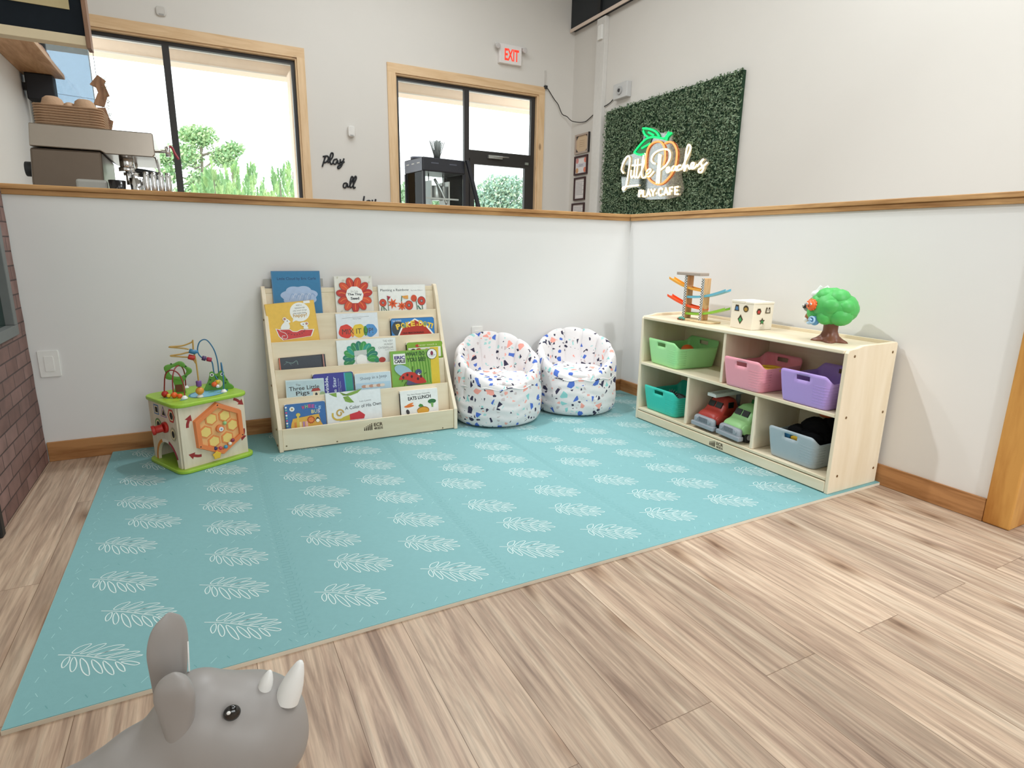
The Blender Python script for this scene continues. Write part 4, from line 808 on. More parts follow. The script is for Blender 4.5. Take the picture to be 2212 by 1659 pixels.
# ================================================================ TOY CABINET
CX0, CX1, CY0, CY1, CZ0, CZ1 = -.349, -.022, -.588, -1.806, MZ, .61
t = thing('toy_cabinet', 'low birch plywood cabinet with five open compartments against the right half wall', 'cabinet', (0, 0, 0))
def side_prof(lip):  # x-z outline of an end panel, raised at the back
    return [(CX0 + .002, CZ0), (CX0 + .002, .598), (CX0 + .012, .611), (CX0 + .03, .613), (CX0 + .06, .616), (CX0 + .10, .624), (CX1 - .008, .626), (CX1, .618), (CX1, CZ0)]
for y in (CY0, CY1 + .017):
    b = MB(); fr = Fr((0, y, 0), (1, 0, 0), (0, 0, 1)); b.prism(fr, side_prof(1), 0, .017, BIRCHZ); b.build('side_panel', t, bevel=.003)
yl, yr = CY0 - .0175, CY1 + .0175
b = MB(); b.box(CX0, CX1 - .008, yr, yl, .594, .6098, BIRCHY); b.build('top_board', t, bevel=.004)
b = MB(); b.box(CX1 - .007, CX1, yr, yl, .03, .625, BIRCHY); b.build('back_panel', t, bevel=.002)
b = MB(); b.box(CX0 + .003, CX1 - .008, yr, yl, .334, .350, BIRCHY); b.build('middle_shelf', t, bevel=.003)
b = MB(); b.box(CX0 + .003, CX1 - .008, yr, yl, .066, .080, BIRCHY); b.build('bottom_shelf', t, bevel=.003)
b = MB(); b.box(CX0 + .001, CX0 + .017, yr, yl, .016, .062, BIRCHY); b.build('toe_board', t, bevel=.003)
for y, z0_, z1_ in ((-1.19, .3505, .5935), (-.978, .0805, .3335), (-1.405, .0805, .3335)):
    b = MB(); b.box(CX0 + .008, CX1 - .008, y - .008, y + .008, z0_, z1_, BIRCHZ); b.build('divider', t, bevel=.003)
for x, z in ((CX0 + .045, .585), (CX1 - .03, .585), (CX0 + .05, .335), (CX1 - .03, .33), (CX0 + .05, .085), (CX1 - .03, .08)):
    b = MB(); b.cyl((x, CY1 + .0005, z), (x, CY1 - .0012, z), .0055, SCR, n=14); b.build('screw', t)
b = MB(); fr = Fr((CX0 + .0008, -1.165, .025), (0, -1, 0), (0, 0, 1)); b.h = 0
for k in range(5):
    hh = .012 + .003 * k; b.rect(fr, .008 * k, 0, .008 * k + .005, hh, BURN); b.disc(fr, .008 * k + .0025, hh + .004, .0024, BURN, n=10)
b.text(fr, 'ECR', .046, .014, .042, .016, BURN, .02); b.text(fr, '4KIDS', .046, 0, .042, .010, BURN, .02); b.build('maker_mark', t)

# ---------------------------------------------------------------- bins
def bin_(label, x, y0, y1, z, col, L=.29, rot=0, Hh=.143, tag_=None):
    Wd = y0 - y1; t = thing('plastic_bin', label, 'bin', (x, (y0 + y1) / 2, z + .0006), rot, 'plastic bins in the toy cabinet')
    mt = P('plastic_' + col, col, .38, .5, .02); r = .03
    # perimeter: starts at the left end of the front face; local x runs into the cabinet, y across
    seg = [];
    def add(px, py, e): seg.append((px, py, e))
    yf = Wd / 2 - r; xf = L / 2 - r; NE = 12
    for i in range(NE + 1): add(-L / 2, yf - 2 * yf * i / NE, 1)
    for i in range(1, 6): a = R(180 + 90 * i / 6); add(-xf + r * math.cos(a), -yf + r * math.sin(a), 1 - i / 6 if i < 6 else 0)
    for i in range(NE + 1): add(-xf + 2 * xf * i / NE, -Wd / 2, 0)
    for i in range(1, 6): a = R(270 + 90 * i / 6); add(xf + r * math.cos(a), -yf + r * math.sin(a), i / 6)
    for i in range(NE + 1): add(L / 2, -yf + 2 * yf * i / NE, 1)
    for i in range(1, 6): a = R(90 * i / 6); add(xf + r * math.cos(a), yf + r * math.sin(a), 1 - i / 6)
    for i in range(NE + 1): add(xf - 2 * xf * i / NE, Wd / 2, 0)
    for i in range(1, 6): a = R(90 + 90 * i / 6); add(-xf + r * math.cos(a), yf + r * math.sin(a), i / 6)
    n = len(seg); fr_ = [0, .02, .08, .25, .45, .62, .755, .895, 1]; vs = []; fs = []
    for k, q in enumerate(fr_):
        for px, py, e in seg:
            e = e * e * (3 - 2 * e); h = (Hh - .031) + .031 * e; zz = h * q; s = .86 + .14 * min(1, zz / Hh) ** .8 + (-.03 if k == 0 else 0); vs.append((px * s + L / 2 + .001, py * s, zz))
    for k in range(len(fr_) - 1):
        for i in range(n):
            if k == 6 and (4 <= i <= 7 or 4 <= i - (2 * NE + 12) <= 7): continue
            fs.append((k * n + i, k * n + (i + 1) % n, (k + 1) * n + (i + 1) % n, (k + 1) * n + i))
    fs.append(tuple(range(n - 1, -1, -1)))
    b = MB(); b.add(vs, fs, mt, True); o = b.build('bin_body', t); so = o.modifiers.new('s', 'SOLIDIFY'); so.thickness = .0028; so.offset = -1
    b = MB()
    for k in range(7):
        zz = .022 + .0125 * k; s = .8615 + .14 * (zz / Hh) ** .8; pts = [(seg[i][0] * s + L / 2 + .001, seg[i][1] * s, zz) for i in range(NE - 3, NE + 9)]; b.tube(pts, .0009, mt, 5, sm=0)
    b.build('rib_lines', t); return t
bin_('light green plastic bin in the upper left compartment of the toy cabinet', CX0 + .010, -.616, -.885, .350, 'a8e8a0', .30, R(-5))
bin_('pink plastic bin in the upper right compartment of the toy cabinet', CX0 - .018, -1.204, -1.442, .350, 'f3a3b1', .29)
bin_('purple plastic bin sticking out of the upper right compartment beside the pink bin', CX0 - .012, -1.512, -1.762, .350, 'b99ce2', .29)
bin_('turquoise plastic bin in the lower left compartment of the toy cabinet', CX0 + .010, -.620, -.895, .080, '38cbb8', .29)
bin_('grey plastic bin full of dark things in the lower right compartment', CX0 + .006, -1.475, -1.730, .080, 'aab6be', .29)
# what shows in the bins
b = MB(); b.ell((-.19, -.80, .3508 + .088), (.035, .035, .03), ORG, 20, 12); b.lathe([(0, -.0845), (.03, -.0845), (.03, -.01), (0, -.01)], ORG, (-.19, -.80, .3508 + .088), 16)
tag(b.build('toy_mushroom'), 'orange domed toy lying in the light green bin', 'toy')
b = MB(); b.tube([(-.24 + .045 * math.cos(R(a)), -1.385 + .045 * math.sin(R(a)), .450) for a in range(0, 360, 30)], .009, YEL, 8, closed=True); b.lathe([(0, .0), (.034, 0), (.046, .095), (.043, .095), (.032, .004), (0, .004)], YEL, (-.24, -1.385, .3545), 20)
tag(b.build('toy_cup'), 'yellow toy cup standing in the pink bin', 'toy')
DG = P('dino_grey', '5a5f60', .6, .3, .2, 60, .3)
b = MB(); b.ell((-.23, -.80, .158), (.05, .06, .035), DG); b.ell((-.285, -.79, .175), (.026, .024, .022), DG)
for y, dx in ((-.775, -.01), (-.805, -.01)): b.cyl((-.295, y, .188), (-.315 + dx, y, .212), .006, DG, .001, 10)
b.cyl((-.31, -.79, .178), (-.33, -.79, .196), .005, WHT, .001, 10)
for k in range(8): a = R(180 * k / 7); b.cyl((-.262, -.79 + .03 * math.cos(a), .18 + .02 * math.sin(a)), (-.258, -.79 + .045 * math.cos(a), .185 + .036 * math.sin(a)), .006, DG, .001, 8)
b.lathe([(0, 0), (.03, 0), (.03, .05), (0, .05)], DG, (-.23, -.80, .0845), 14)
tag(b.build('toy_dinosaur'), 'dark grey horned dinosaur figure in the turquoise bin', 'toy')
BK = P('black_plush', '141417', .9, .1, .3, 40, .5)
b = MB()
for x, y, z, r in ((-.20, -1.62, .225, .06), (-.15, -1.66, .245, .045), (-.24, -1.57, .20, .045), (-.13, -1.57, .215, .05), (-.25, -1.65, .19, .04)): b.ell((x, y, z), (r, r, r * .75), BK, 18, 10, fn=lambda d: 1 + .12 * noise.noise(d * 3))
b.lathe([(0, 0), (.08, 0), (.08, .13), (0, .13)], BK, (-.19, -1.61, .085), 16)
tag(b.build('dress_up_cloth'), 'heap of black cloth rising out of the grey bin', 'cloth')
b = MB(); b.ell((-.16, -1.635, .286), (.03, .032, .014), P('toy_rust', 'b8522a', .5)); tag(b.build('toy_disc'), 'small rust orange toy on the black cloth in the grey bin', 'toy')
b = MB(); b.box(-.322, -.30, -1.585, -1.545, .185, .203, BLU); tag(b.build('toy_block', bevel=.002), 'blue toy block behind the handle slot of the grey bin', 'toy block'); 
b = MB(); b.box(-.322, -.30, -1.63, -1.59, .184, .196, YEL); tag(b.build('toy_block', bevel=.002), 'yellow toy block behind the handle slot of the grey bin', 'toy block')
for o in [o for o in COL.objects if o.name.startswith('toy_block')]:
    y = -1.565 if 'blue' in o['label'] else -1.61
    bb = MB(); bb.box(-.316, -.306, y - .01, y + .01, .0845, .186, BLU if 'blue' in o['label'] else YEL); bb.build('block_stem', o)

# ---------------------------------------------------------------- toy trucks
def loft(b, secs, mat, n=24, p=3.2):
    vs = []; fs = []
    for x, hw, z0, z1 in secs:
        for i in range(n):
            a = 2 * math.pi * i / n; c, s = math.cos(a), math.sin(a)
            vs.append((x, hw * math.copysign(abs(c) ** (2 / p), c), (z0 + z1) / 2 + (z1 - z0) / 2 * math.copysign(abs(s) ** (2 / p), s)))
    for k in range(len(secs) - 1):
        for i in range(n): fs.append((k * n + i, k * n + (i + 1) % n, (k + 1) * n + (i + 1) % n, (k + 1) * n + i))
    b.add(vs, fs, mat, True); b.add(vs[:n], [tuple(range(n))], mat); b.add(vs[-n:], [tuple(range(n - 1, -1, -1))], mat)
GRY = P('truck_grey', '9a9ea6', .5); TYR = P('tyre_black', '222526', .7); WDK = P('truck_window', '15191a', .3)
def truck(label, loc, rz, col, kind):
    t = thing('toy_truck', label, 'toy truck', loc, rz, 'toy trucks in the cabinet'); mt = P('truck_' + col, col, .4, .4, .03)
    b = MB(); loft(b, [(.002, .050, .045, .074), (.008, .060, .036, .086), (.025, .066, .032, .096), (.045, .070, .030, .104), (.056, .069, .030, .112), (.070, .065, .030, .138), (.082, .062, .030, .158), (.098, .060, .030, .168), (.130, .060, .030, .169), (.155, .057, .030, .163), (.166, .050, .034, .150)], mt)
    b.build('cab', t)
    for s in (-1, 1):
        b = MB(); b.ell((.055, s * .060, .062), (.046, .016, .030), mt, 20, 12); b.build('fender', t)
    b = MB(); b.h = 0
    up = Vector((.021, 0, .040)).normalized(); fr = Fr((.0595, .052, .117), (0, -1, 0), (up.x, 0, up.z)); fr.o += fr.n * .004
    for u0, u1 in ((.006, .046), (.054, .094)): b.fbox(fr, u0, u1, .0, .030, -.006, .0, WDK)
    b.build('windscreen', t)
    for s in (-1, 1):
        b = MB(); b.box(.090, .125, s * .0575, s * .0612, .120, .150, WDK); b.build('side_window', t, bevel=.001)
    b = MB(); loft(b, [(-.014, .060, .026, .060), (-.008, .070, .018, .070), (.006, .072, .018, .074), (.014, .066, .022, .070)], GRY, 24, 5); b.box(-.020, .012, -.078, .078, .014, .036, GRY); b.build('bumper', t, bevel=.004)
    b = MB()
    for k in range(7): y = -.027 + .009 * k; b.box(-.0165, -.012, y - .0022, y + .0022, .042, .066, P('grille_dark', '767b84', .6))
    b.build('grille', t, bevel=.001)
    for s in (-1, 1):
        b = MB(); b.cyl((-.018, s * .045, .054), (-.010, s * .045, .054), .010, GRY, n=18); b.build('headlight', t, bevel=.002)
    b = MB(); b.box(.02, .235, -.045, .045, .020, .034, TYR); b.build('chassis', t)
    for x in (.052, .205):
        for s in (-1, 1):
            b = MB(); b.cyl((x, s * .048, .0275), (x, s * .072, .0275), .027, TYR, n=26); wo = b.build('wheel', t, bevel=.003); b = MB(); b.cyl((x, s * .0721, .0275), (x, s * .0735, .0275), .014, GRY, n=18); b.build('hubcap', wo)
    if kind == 'ladder':
        b = MB(); b.box(.172, .255, -.056, .056, .034, .105, mt); b.build('bed', t, bevel=.008)
        b = MB(); b.cyl((.215, 0, .10), (.215, 0, .176), .012, GRY, n=14); b.build('ladder_post', t)
        WL = P('ladder_white', 'd9dad6', .45); b = MB()
        d = Fr((.235, .030, .182), (-1, 0, -.03), (0, -1, 0))
        for v in (0, .050): b.fbox(d, -.02, .205, v, v + .009, -.003, .014, WL)
        b.fbox(d, -.02, .205, .004, .053, -.003, .002, WL); b.fbox(d, .192, .205, .006, .051, .002, .016, WL)
        for k in range(8): b.fbox(d, .01 + .024 * k, .016 + .024 * k, .009, .050, .002, .006, WL)
        b.build('ladder', t, bevel=.002)['label'] = 'white ladder'
    else:
        g2 = P('truck_dark_green', '1f7a3d', .45); b = MB(); loft(b, [(.170, .058, .034, .150), (.176, .066, .034, .176), (.20, .068, .034, .184), (.255, .068, .034, .182), (.268, .060, .034, .170)], g2, 24, 5)
        for k in range(3): b.box(.185 + .025 * k, .192 + .025 * k, -.069, .069, .05, .17, g2)
        b.build('hopper', t)['label'] = 'dark green hopper'
truck('red toy fire truck with a white ladder in the lower middle compartment', (CX0 + .026, -1.098, .0803), R(-3), 'b03a31', 'ladder')
truck('light green toy recycling truck with dark green hopper beside the red truck', (CX0 + .022, -1.268, .0803), R(-6), '9fd08e', 'box')
# rotate the second so that it clears its neighbour

# ---------------------------------------------------------------- ramp racer
ZT_ = .6100
t = thing('ramp_racer', 'wooden ramp toy with checkered posts and four coloured tracks on the cabinet', 'toy racetrack', (-.235, -.80, ZT_), 0)
def checker():
    m_, nt, b = newmat('checker'); L = nt.links.new; tc = nd(nt, 'ShaderNodeTexCoord'); ck = nd(nt, 'ShaderNodeTexChecker', i_Scale=150.0); ck.inputs[1].default_value = lin('1c1c1e'); ck.inputs[2].default_value = lin('eeece6'); L(tc.outputs['Object'], ck.inputs[0]); L(ck.outputs[0], b.inputs[0]); b.inputs['Roughness'].default_value = .5; return m_
CK = checker()
WD2 = WOOD('racer_wood', 'd9ac7c', 'b98654', 'z', 30, 6)
b = MB(); b.prism(Fr((0, -.085, 0), (1, 0, 0), (0, 1, 0)), rrect(.10, .25, .03, 6, .02, 0), .0003, .008, NAT); b.build('base', t, bevel=.002)
for y, h in ((.008, .236), (-.115, .226)):
    b = MB(); b.box(.002, .050, y - .008, y + .008, .008, h, WD2); b.build('post', t, bevel=.003)
    b = MB(); b.box(-.001, .0018, y - .0085, y + .0085, .009, h - .002, CK); b.build('checkered_strip', t)
b = MB(); b.box(-.008, .058, -.098, .075, .2362, .252, P('grey_platform', 'a99b90', .5)); b.build('start_platform', t, bevel=.003)
def track(y0, z0, y1, z1, mat, nm):
    b = MB(); n = 14; pts = []
    for k in range(n + 1): u = k / n; pts.append((y0 + (y1 - y0) * u, z0 + (z1 - z0) * u - .014 * math.sin(math.pi * u)))
    for xa, xb, ha, hb in ((.006, .046, -.003, 0), (.006, .009, 0, .009), (.043, .046, 0, .009)):
        vs = []; fs = []
        for y, z in pts: vs += [(xa, y, z + ha), (xb, y, z + ha), (xb, y, z + hb), (xa, y, z + hb)]
        for k in range(n):
            for q in range(4): fs.append((4 * k + q, 4 * k + (q + 1) % 4, 4 * k + 4 + (q + 1) % 4, 4 * k + 4 + q))
        fs += [(0, 1, 2, 3), (4 * n, 4 * n + 3, 4 * n + 2, 4 * n + 1)]; b.add(vs, fs, mat, False)
    b.build('track', t)['label'] = nm
track(.145, .212, -.120, .158, P('track_yellow', 'f0a93c', .35), 'yellow orange track')
track(.020, .118, -.262, .172, P('track_blue', '6db8cf', .35), 'light blue track')
track(.150, .116, -.125, .065, P('track_red', 'f2561f', .35), 'red orange track')
track(.020, .030, -.268, .080, P('track_green', '8fc63a', .35), 'green track')
t = thing('toy_car', 'tiny teal wooden car in front of the ramp toy on the cabinet', 'toy car', (-.268, -.815, ZT_ + .0002), R(90))
b = MB(); loft(b, [(-.022, .007, .005, .012), (-.016, .009, .004, .014), (-.004, .009, .004, .018), (.006, .009, .004, .019), (.016, .009, .004, .014), (.022, .007, .005, .011)], P('car_teal', '4f9a8a', .3), 16); b.build('body', t)
for x in (-.013, .014):
    for s in (-1, 1): b = MB(); b.cyl((x, s * .008, .0052), (x, s * .0115, .0052), .005, P('car_wheel', '8a5a44', .5), n=14); b.build('wheel', t)

# ---------------------------------------------------------------- shape sorter
t = thing('shape_sorter', 'cream wooden shape sorting box with cut-out shapes, middle of the cabinet top', 'shape sorter', (-.243, -1.254, ZT_ + .0004), R(90 - 2)); S = .134
# local: x runs along the wall (towards the corner), y runs towards the wall is -y
CRM = P('sorter_cream', 'efe6d6', .5, .4, .03); 
b = MB(); 
for q in ((0, S, -.008, 0), (0, S, -S, -S + .008), (0, .008, -S + .008, -.008), (S - .008, S, -S + .008, -.008)): b.box(q[0], q[1], q[2], q[3], 0, S - .012, CRM)
b.box(.008, S - .008, -S + .008, -.008, 0, .006, CRM); b.build('box_walls', t, bevel=.0015)
b = MB(); b.box(-.002, .05, -S - .002, .002, S - .0118, S - .002, CRM); b.box(.054, S + .002, -S - .002, .002, S - .0118, S, CRM); b.build('lid', t, bevel=.002)
def holes(fr, items):
    for u, v, pts, col in items:
        b = MB(); b.h = 0; b.poly(fr, [(u + x * 1.12, v + y * 1.12) for x, y in pts], P('cut_edge', '9c8a66', .7)); b.poly(fr, [(u + x, v + y) for x, y in pts], P('hole_shadow', '3b3226', .9)); b.poly(fr, [(u + x * .7, v + y * .6 - .002) for x, y in pts], P('inside_' + col, col, .5)); b.build('shape_hole', t)
star = [(.017 * (1 if k % 2 == 0 else .5) * math.cos(R(90 + 36 * k)), .017 * (1 if k % 2 == 0 else .5) * math.sin(R(90 + 36 * k))) for k in range(10)]
trap = [(-.014, -.014), (.014, -.014), (.009, .014), (-.009, .014)]
# camera-left face looks along -x (world); frame local y=0 plane faces world -x
holes(Fr((S, .0006, 0), (-1, 0, 0), (0, 0, 1)), [(.035, .098, trap, '4a78a8'), (.09, .098, ngon(18, .015), 'b08a3c'), (.062, .045, [(0, .022), (.015, 0), (0, -.022), (-.015, 0)], '3f9a5a')])
holes(Fr((-.0006, 0, 0), (0, -1, 0), (0, 0, 1)), [(.038, .088, ngon(6, .015), 'b8372f'), (.098, .092, [(-.015, -.013), (.015, -.013), (.012, .013), (.004, .013), (.002, .002), (-.004, .002), (-.005, .013), (-.012, .013)], 'd8cfc0'), (.066, .040, star, '3a8a50')])

# ---------------------------------------------------------------- tree toy
t = thing('toy_tree', 'plastic toy tree with lumpy green crown and little animals on the cabinet', 'toy tree', (-.19, -1.615, ZT_ + .0002), 0)
LG = P('crown_green', '52b65c', .45, .4, .08, 30, .15); TB = P('trunk_brown', '7a4a38', .4, .5, .25, 20, .25)
b = MB()
for x, y, z, r in ((-.004, 0, .145, .080), (0, .035, .142, .066), (0, -.035, .142, .066), (-.03, .045, .12, .045), (-.02, -.05, .115, .046), (.03, 0, .12, .055), (-.025, .02, .185, .042), (-.015, -.03, .18, .045), (.02, .02, .185, .042), (-.04, -.02, .15, .045), (-.03, .035, .16, .045), (-.02, -.065, .15, .036), (-.045, .0, .105, .035)):
    b.ell((x, y, z), (r, r, r * .92), LG, 26, 18, fn=lambda d: 1 + .06 * noise.noise(d * 5))
b.build('crown', t)
b = MB(); vs = []; fs = []; n = 36; lev = [(0, .062), (.006, .060), (.014, .048), (.026, .036), (.045, .030), (.065, .030), (.085, .034)]
for z, r in lev:
    for i in range(n): a = 2 * math.pi * i / n; k = 1 + (.28 * math.cos(5 * a + .5) * max(0, 1 - z / .035)); vs.append((r * k * math.cos(a) * .85, r * k * math.sin(a), z))
for k in range(len(lev) - 1):
    for i in range(n): fs.append((k * n + i, k * n + (i + 1) % n, (k + 1) * n + (i + 1) % n, (k + 1) * n + i))
fs.append(tuple(range(n - 1, -1, -1))); b.add(vs, fs, TB, True); b.build('trunk', t)
b = MB(); b.ell((-.060, .040, .068), (.0, .0, .0), TB, 4, 2) if False else None
def face(nm, c, r, mat, extra, lab=None):
    b = MB(); b.ell(c, r, mat, 18, 12); extra(b); o = b.build(nm, t); o['label'] = lab or nm.replace('_', ' ')
def ex_bunny(b):
    for dy in (.004, -.012): b.tube([(-.02, .07 + dy, .20), (-.015, .06 + dy * 1.6, .218), (-.012, .052 + dy * 2, .228)], .006, WHT, 8)
    b.disc  # ears built above
face('bunny', (-.022, .072, .193), (.018, .020, .017), WHT, ex_bunny, 'white bunny')
face('apple', (-.03, .078, .165), (.013, .013, .015), REDT, lambda b: None, 'red apple')
RG = P('raccoon_grey', '8d9092', .5)
def ex_rac(b): b.ell((-.049, .097, .140), (.010, .012, .010), BLK, 12, 8); b.ell((-.056, .100, .144), (.005, .005, .006), WHT, 10, 6); b.ell((-.059, .101, .144), (.0025,) * 3, BLK, 8, 6)
face('raccoon', (-.034, .092, .138), (.020, .020, .021), RG, ex_rac, 'grey raccoon')
def ex_squ(b): b.ell((-.040, .091, .082), (.010, .012, .012), WHT, 12, 8)
face('squirrel', (-.030, .086, .092), (.016, .017, .024), P('squirrel_brown', '9a5f38', .5), ex_squ, 'brown squirrel')
def ex_fox(b):
    for k in range(12): a = R(30 * k); b.ell((-.080, .045 + .020 * math.cos(a), .153 + .020 * math.sin(a)), (.006, .006, .006), ORG, 8, 6)
    for dy in (.009, -.007): b.ell((-.097, .045 + dy, .157), (.003, .005, .005), WHT, 10, 6); b.ell((-.0998, .045 + dy, .157), (.0015, .0022, .0022), BLK, 8, 6)
    b.ell((-.099, .047, .148), (.003, .003, .002), BLK, 8, 6)
face('lion_face', (-.080, .045, .153), (.018, .022, .022), ORG, ex_fox, 'orange lion face')
def ex_sn(b): b.tube([(-.077 - .001 * k, .035 + (.017 - .0011 * k) * math.cos(R(40 * k)), .088 + (.017 - .0011 * k) * math.sin(R(40 * k))) for k in range(14)], .0042, P('snail_line', 'a9cbe8', .4), 8, sm=3); b.ell((-.066, .056, .074), (.010, .012, .007), P('snail_body', 'b5d6ee', .4), 10, 6)
face('snail', (-.062, .035, .088), (.015, .022, .022), P('snail_blue', '5f9bd0', .4), ex_sn, 'blue snail')

# ---------------------------------------------------------------- wall plates
SW = P('plate_white', 'f1f0ec', .35)
t = thing('switch_plate', 'white double outlet cover low on the back half wall near the brick edge', 'outlet', (-3.163, 0, .446))
b = MB(); b.prism(Fr((0, 0, 0), (1, 0, 0), (0, 0, 1)), rrect(.076, .118, .006, 4), .0003, .006, SW); b.build('cover', t, bevel=.002)
b = MB(); b.prism(Fr((0, -.0062, 0), (1, 0, 0), (0, 0, 1)), rrect(.034, .068, .004, 3), 0, .002, SW); b.build('insert', t, bevel=.001)
t = thing('wall_outlet', 'white outlet cover on the half wall just above the left bean bag chair', 'outlet', (-1.104, 0, .455))
b = MB(); b.prism(Fr((0, 0, 0), (1, 0, 0), (0, 0, 1)), rrect(.072, .115, .006, 4), .0003, .006, SW); b.build('cover', t, bevel=.002)
b = MB(); b.prism(Fr((0, -.0062, 0), (1, 0, 0), (0, 0, 1)), rrect(.034, .068, .004, 3), 0, .002, SW); b.build('insert', t, bevel=.001)

# ================================================================ RHINO in the foreground
t = thing('toy_rhino', 'grey rubber toy rhino with white horns on the floor in the foreground', 'toy rhino', (0, 0, 0))
RH = P('rhino_rubber', '9c9794', .42, .4, .03, 8)
b = MB()
E_ = [((-2.545, -2.40, .322), (.088, .076, .080)), ((-2.567, -2.40, .332), (.062, .071, .082)), ((-2.508, -2.402, .308), (.052, .062, .066)), ((-2.592, -2.40, .345), (.060, .068, .085)), ((-2.62, -2.40, .32), (.05, .06, .085)), ((-2.655, -2.40, .292), (.078, .070, .080)), ((-2.695, -2.40, .27), (.075, .074, .080)), ((-2.74, -2.40, .25), (.085, .080, .084)), ((-2.78, -2.40, .242), (.09, .083, .086)), ((-2.82, -2.40, .235), (.12, .088, .088)), ((-2.89, -2.40, .225), (.07, .078, .078))]
for c, r in E_: b.ell(c, r, RH, 28, 18)
for x in (-2.72, -2.89):
    for s in (-1, 1): b.lathe([(.0, .001), (.034, .001), (.036, .01), (.032, .05), (.034, .12), (.03, .22), (0, .22)], RH, (x, -2.40 + s * .05, 0), 20)
b.ell((-2.965, -2.40, .24), (.02, .01, .03), RH)
for a, z, s in (((-2.606, -2.378, .40), .03, 1),): pass
o = b.build('body', t); rm = o.modifiers.new('r', 'REMESH'); rm.mode = 'VOXEL'; rm.voxel_size = .005; rm.use_smooth_shade = True
sm = o.modifiers.new('s', 'SMOOTH'); sm.factor = .6; sm.iterations = 34
def ear(c, up, fw, hh, hw, th, cup, nm='ear'):
    """leaf shaped ear: up = long direction, fw = the way the hollow faces"""
    up = Vector(up).normalized(); fw = Vector(fw); fw = (fw - up * fw.dot(up)).normalized(); sd = up.cross(fw); vs = []; fs = []; n, mm = 20, 14
    for i in range(mm + 1):
        u = i / mm; w = hw * min(1, .62 + .6 * u) * (1 - max(0, (u - .62) / .38) ** 2.2) ** .5 + .0005
        for k in range(n):
            a = 2 * math.pi * k / n; x = w * math.cos(a); y = th * math.sin(a) * (1 - .35 * u) * (1 - max(0, (u - .8) / .2) ** 2 * .9)
            y -= cup * (x / hw) ** 2 * -1; vs.append(Vector(c) + up * hh * u + sd * x + fw * y)
    for i in range(mm):
        for k in range(n): fs.append((i * n + k, i * n + (k + 1) % n, (i + 1) * n + (k + 1) % n, (i + 1) * n + k))
    fs += [tuple(range(n - 1, -1, -1)), tuple(range(mm * n, mm * n + n))]
    b = MB(); b.add(vs, fs, RH, True); return b.build(nm, t, subsurf=1)
ear((-2.626, -2.366, .350), (.07, .03, 1), (.45, -.9, 0), .158, .0265, .010, -.006)
ear((-2.612, -2.432, .375), (.02, -.12, 1), (-.35, -1, .25), .100, .0235, .020, .006)
b = MB(); b.prism(Fr((-2.5985, -2.372, .420), (0, -1, 0), (.06, 0, 1)), [(0, 0), (.008, .004), (.006, .03), (.001, .045)], 0, .0015, WHT); b.build('ear_tag', t)['label'] = 'white tag'
for c, tp, r, nm in (((-2.480, -2.424, .384), (-2.4635, -2.424, .425), .0160, 'horn'), ((-2.509, -2.414, .3985), (-2.5025, -2.4145, .4165), .0090, 'horn')):
    c = Vector(c); tp = Vector(tp); b = MB(); d = tp - c; q = d.to_track_quat('Z', 'Y').to_matrix().to_4x4(); q.translation = c; L_n = d.length
    b.lathe([(r * 1.02, -.016), (r, 0), (r * .86, L_n * .3), (r * .60, L_n * .65), (r * .34, L_n * .9), (r * .18, L_n * .975), (0, L_n)], WHT, T=q); b.build(nm, t)['label'] = 'white horn'
for sx, y in ((1, -2.449), (1, -2.358)):
    s = -1 if y < -2.4 else 1
    b = MB(); b.ell((-2.553 if y < -2.4 else -2.566, y, .397 if y < -2.4 else .388), (.0105, .0075, .0105), P('eye_black', '08080a', .06, .9), 20, 14); eo = b.build('eye', t); eo['label'] = 'glossy black eye'; eye0 = eo if sx and y < -2.4 else eye0
b = MB(); b.ell((-2.5565, -2.4555, .4035), (.0026, .0014, .0026), WHT, 10, 8); b.build('eye_glint', eye0)['label'] = 'white painted glint'
# ================================================================ CAFE BEHIND THE HALF WALL
STL = P('brushed_steel', 'a39a90', .28, .5, .03, 30, 0, 1.0); STD = P('steel_dark_reflection', '6e6257', .35, .5, .06, 14, 0, .75); CHR = P('chrome', 'd8d9da', .12, .5, .02, 10, 0, 1.0)  # brown of the side steel stands in for dark reflections
t = thing('service_counter', 'white cafe counter behind the half wall carrying the coffee machine', 'counter', (0, 0, 0))
b = MB(); b.box(-3.755, -2.35, .42, 1.15, .96, 1.0, P('counter_top', 'c9c5bd', .4)); b.build('counter_top', t, bevel=.004)
b = MB(); b.box(-3.755, -2.38, .46, 1.10, 0, .959, P('counter_body', 'dcd9d2', .6)); b.build('counter_body', t)
t = thing('espresso_machine', 'stainless steel espresso machine on the counter behind the half wall, upper left', 'espresso machine', (0, 0, 1.0008)); ZB = 1.0
b = MB(); b.prism(Fr((0, 1.02, -ZB), (1, 0, 0), (0, 0, 1)), [(-3.212, 1.03), (-3.212, 1.245), (-3.200, 1.40), (-2.918, 1.404), (-2.93, 1.03)], 0, .52, STD); b.build('lower_body', t, bevel=.01)
b = MB(); b.prism(Fr((0, 1.03, -ZB), (1, 0, 0), (0, 0, 1)), [(-3.198, 1.405), (-3.188, 1.508), (-2.692, 1.508), (-2.688, 1.503), (-2.688, 1.405), (-2.70, 1.392), (-2.90, 1.392), (-2.92, 1.405)], 0, .54, STL); b.build('upper_deck', t, bevel=.004)
b = MB(); b.box(-2.915, -2.70, .57, 1.0, .03, .075, STL); b.build('drip_tray', t, bevel=.006)
b = MB(); b.box(-3.04, -2.908, .488, .515, .20, .268, P('panel_grey', 'a9a8a2', .4)); b.build('front_cover', t, bevel=.012)
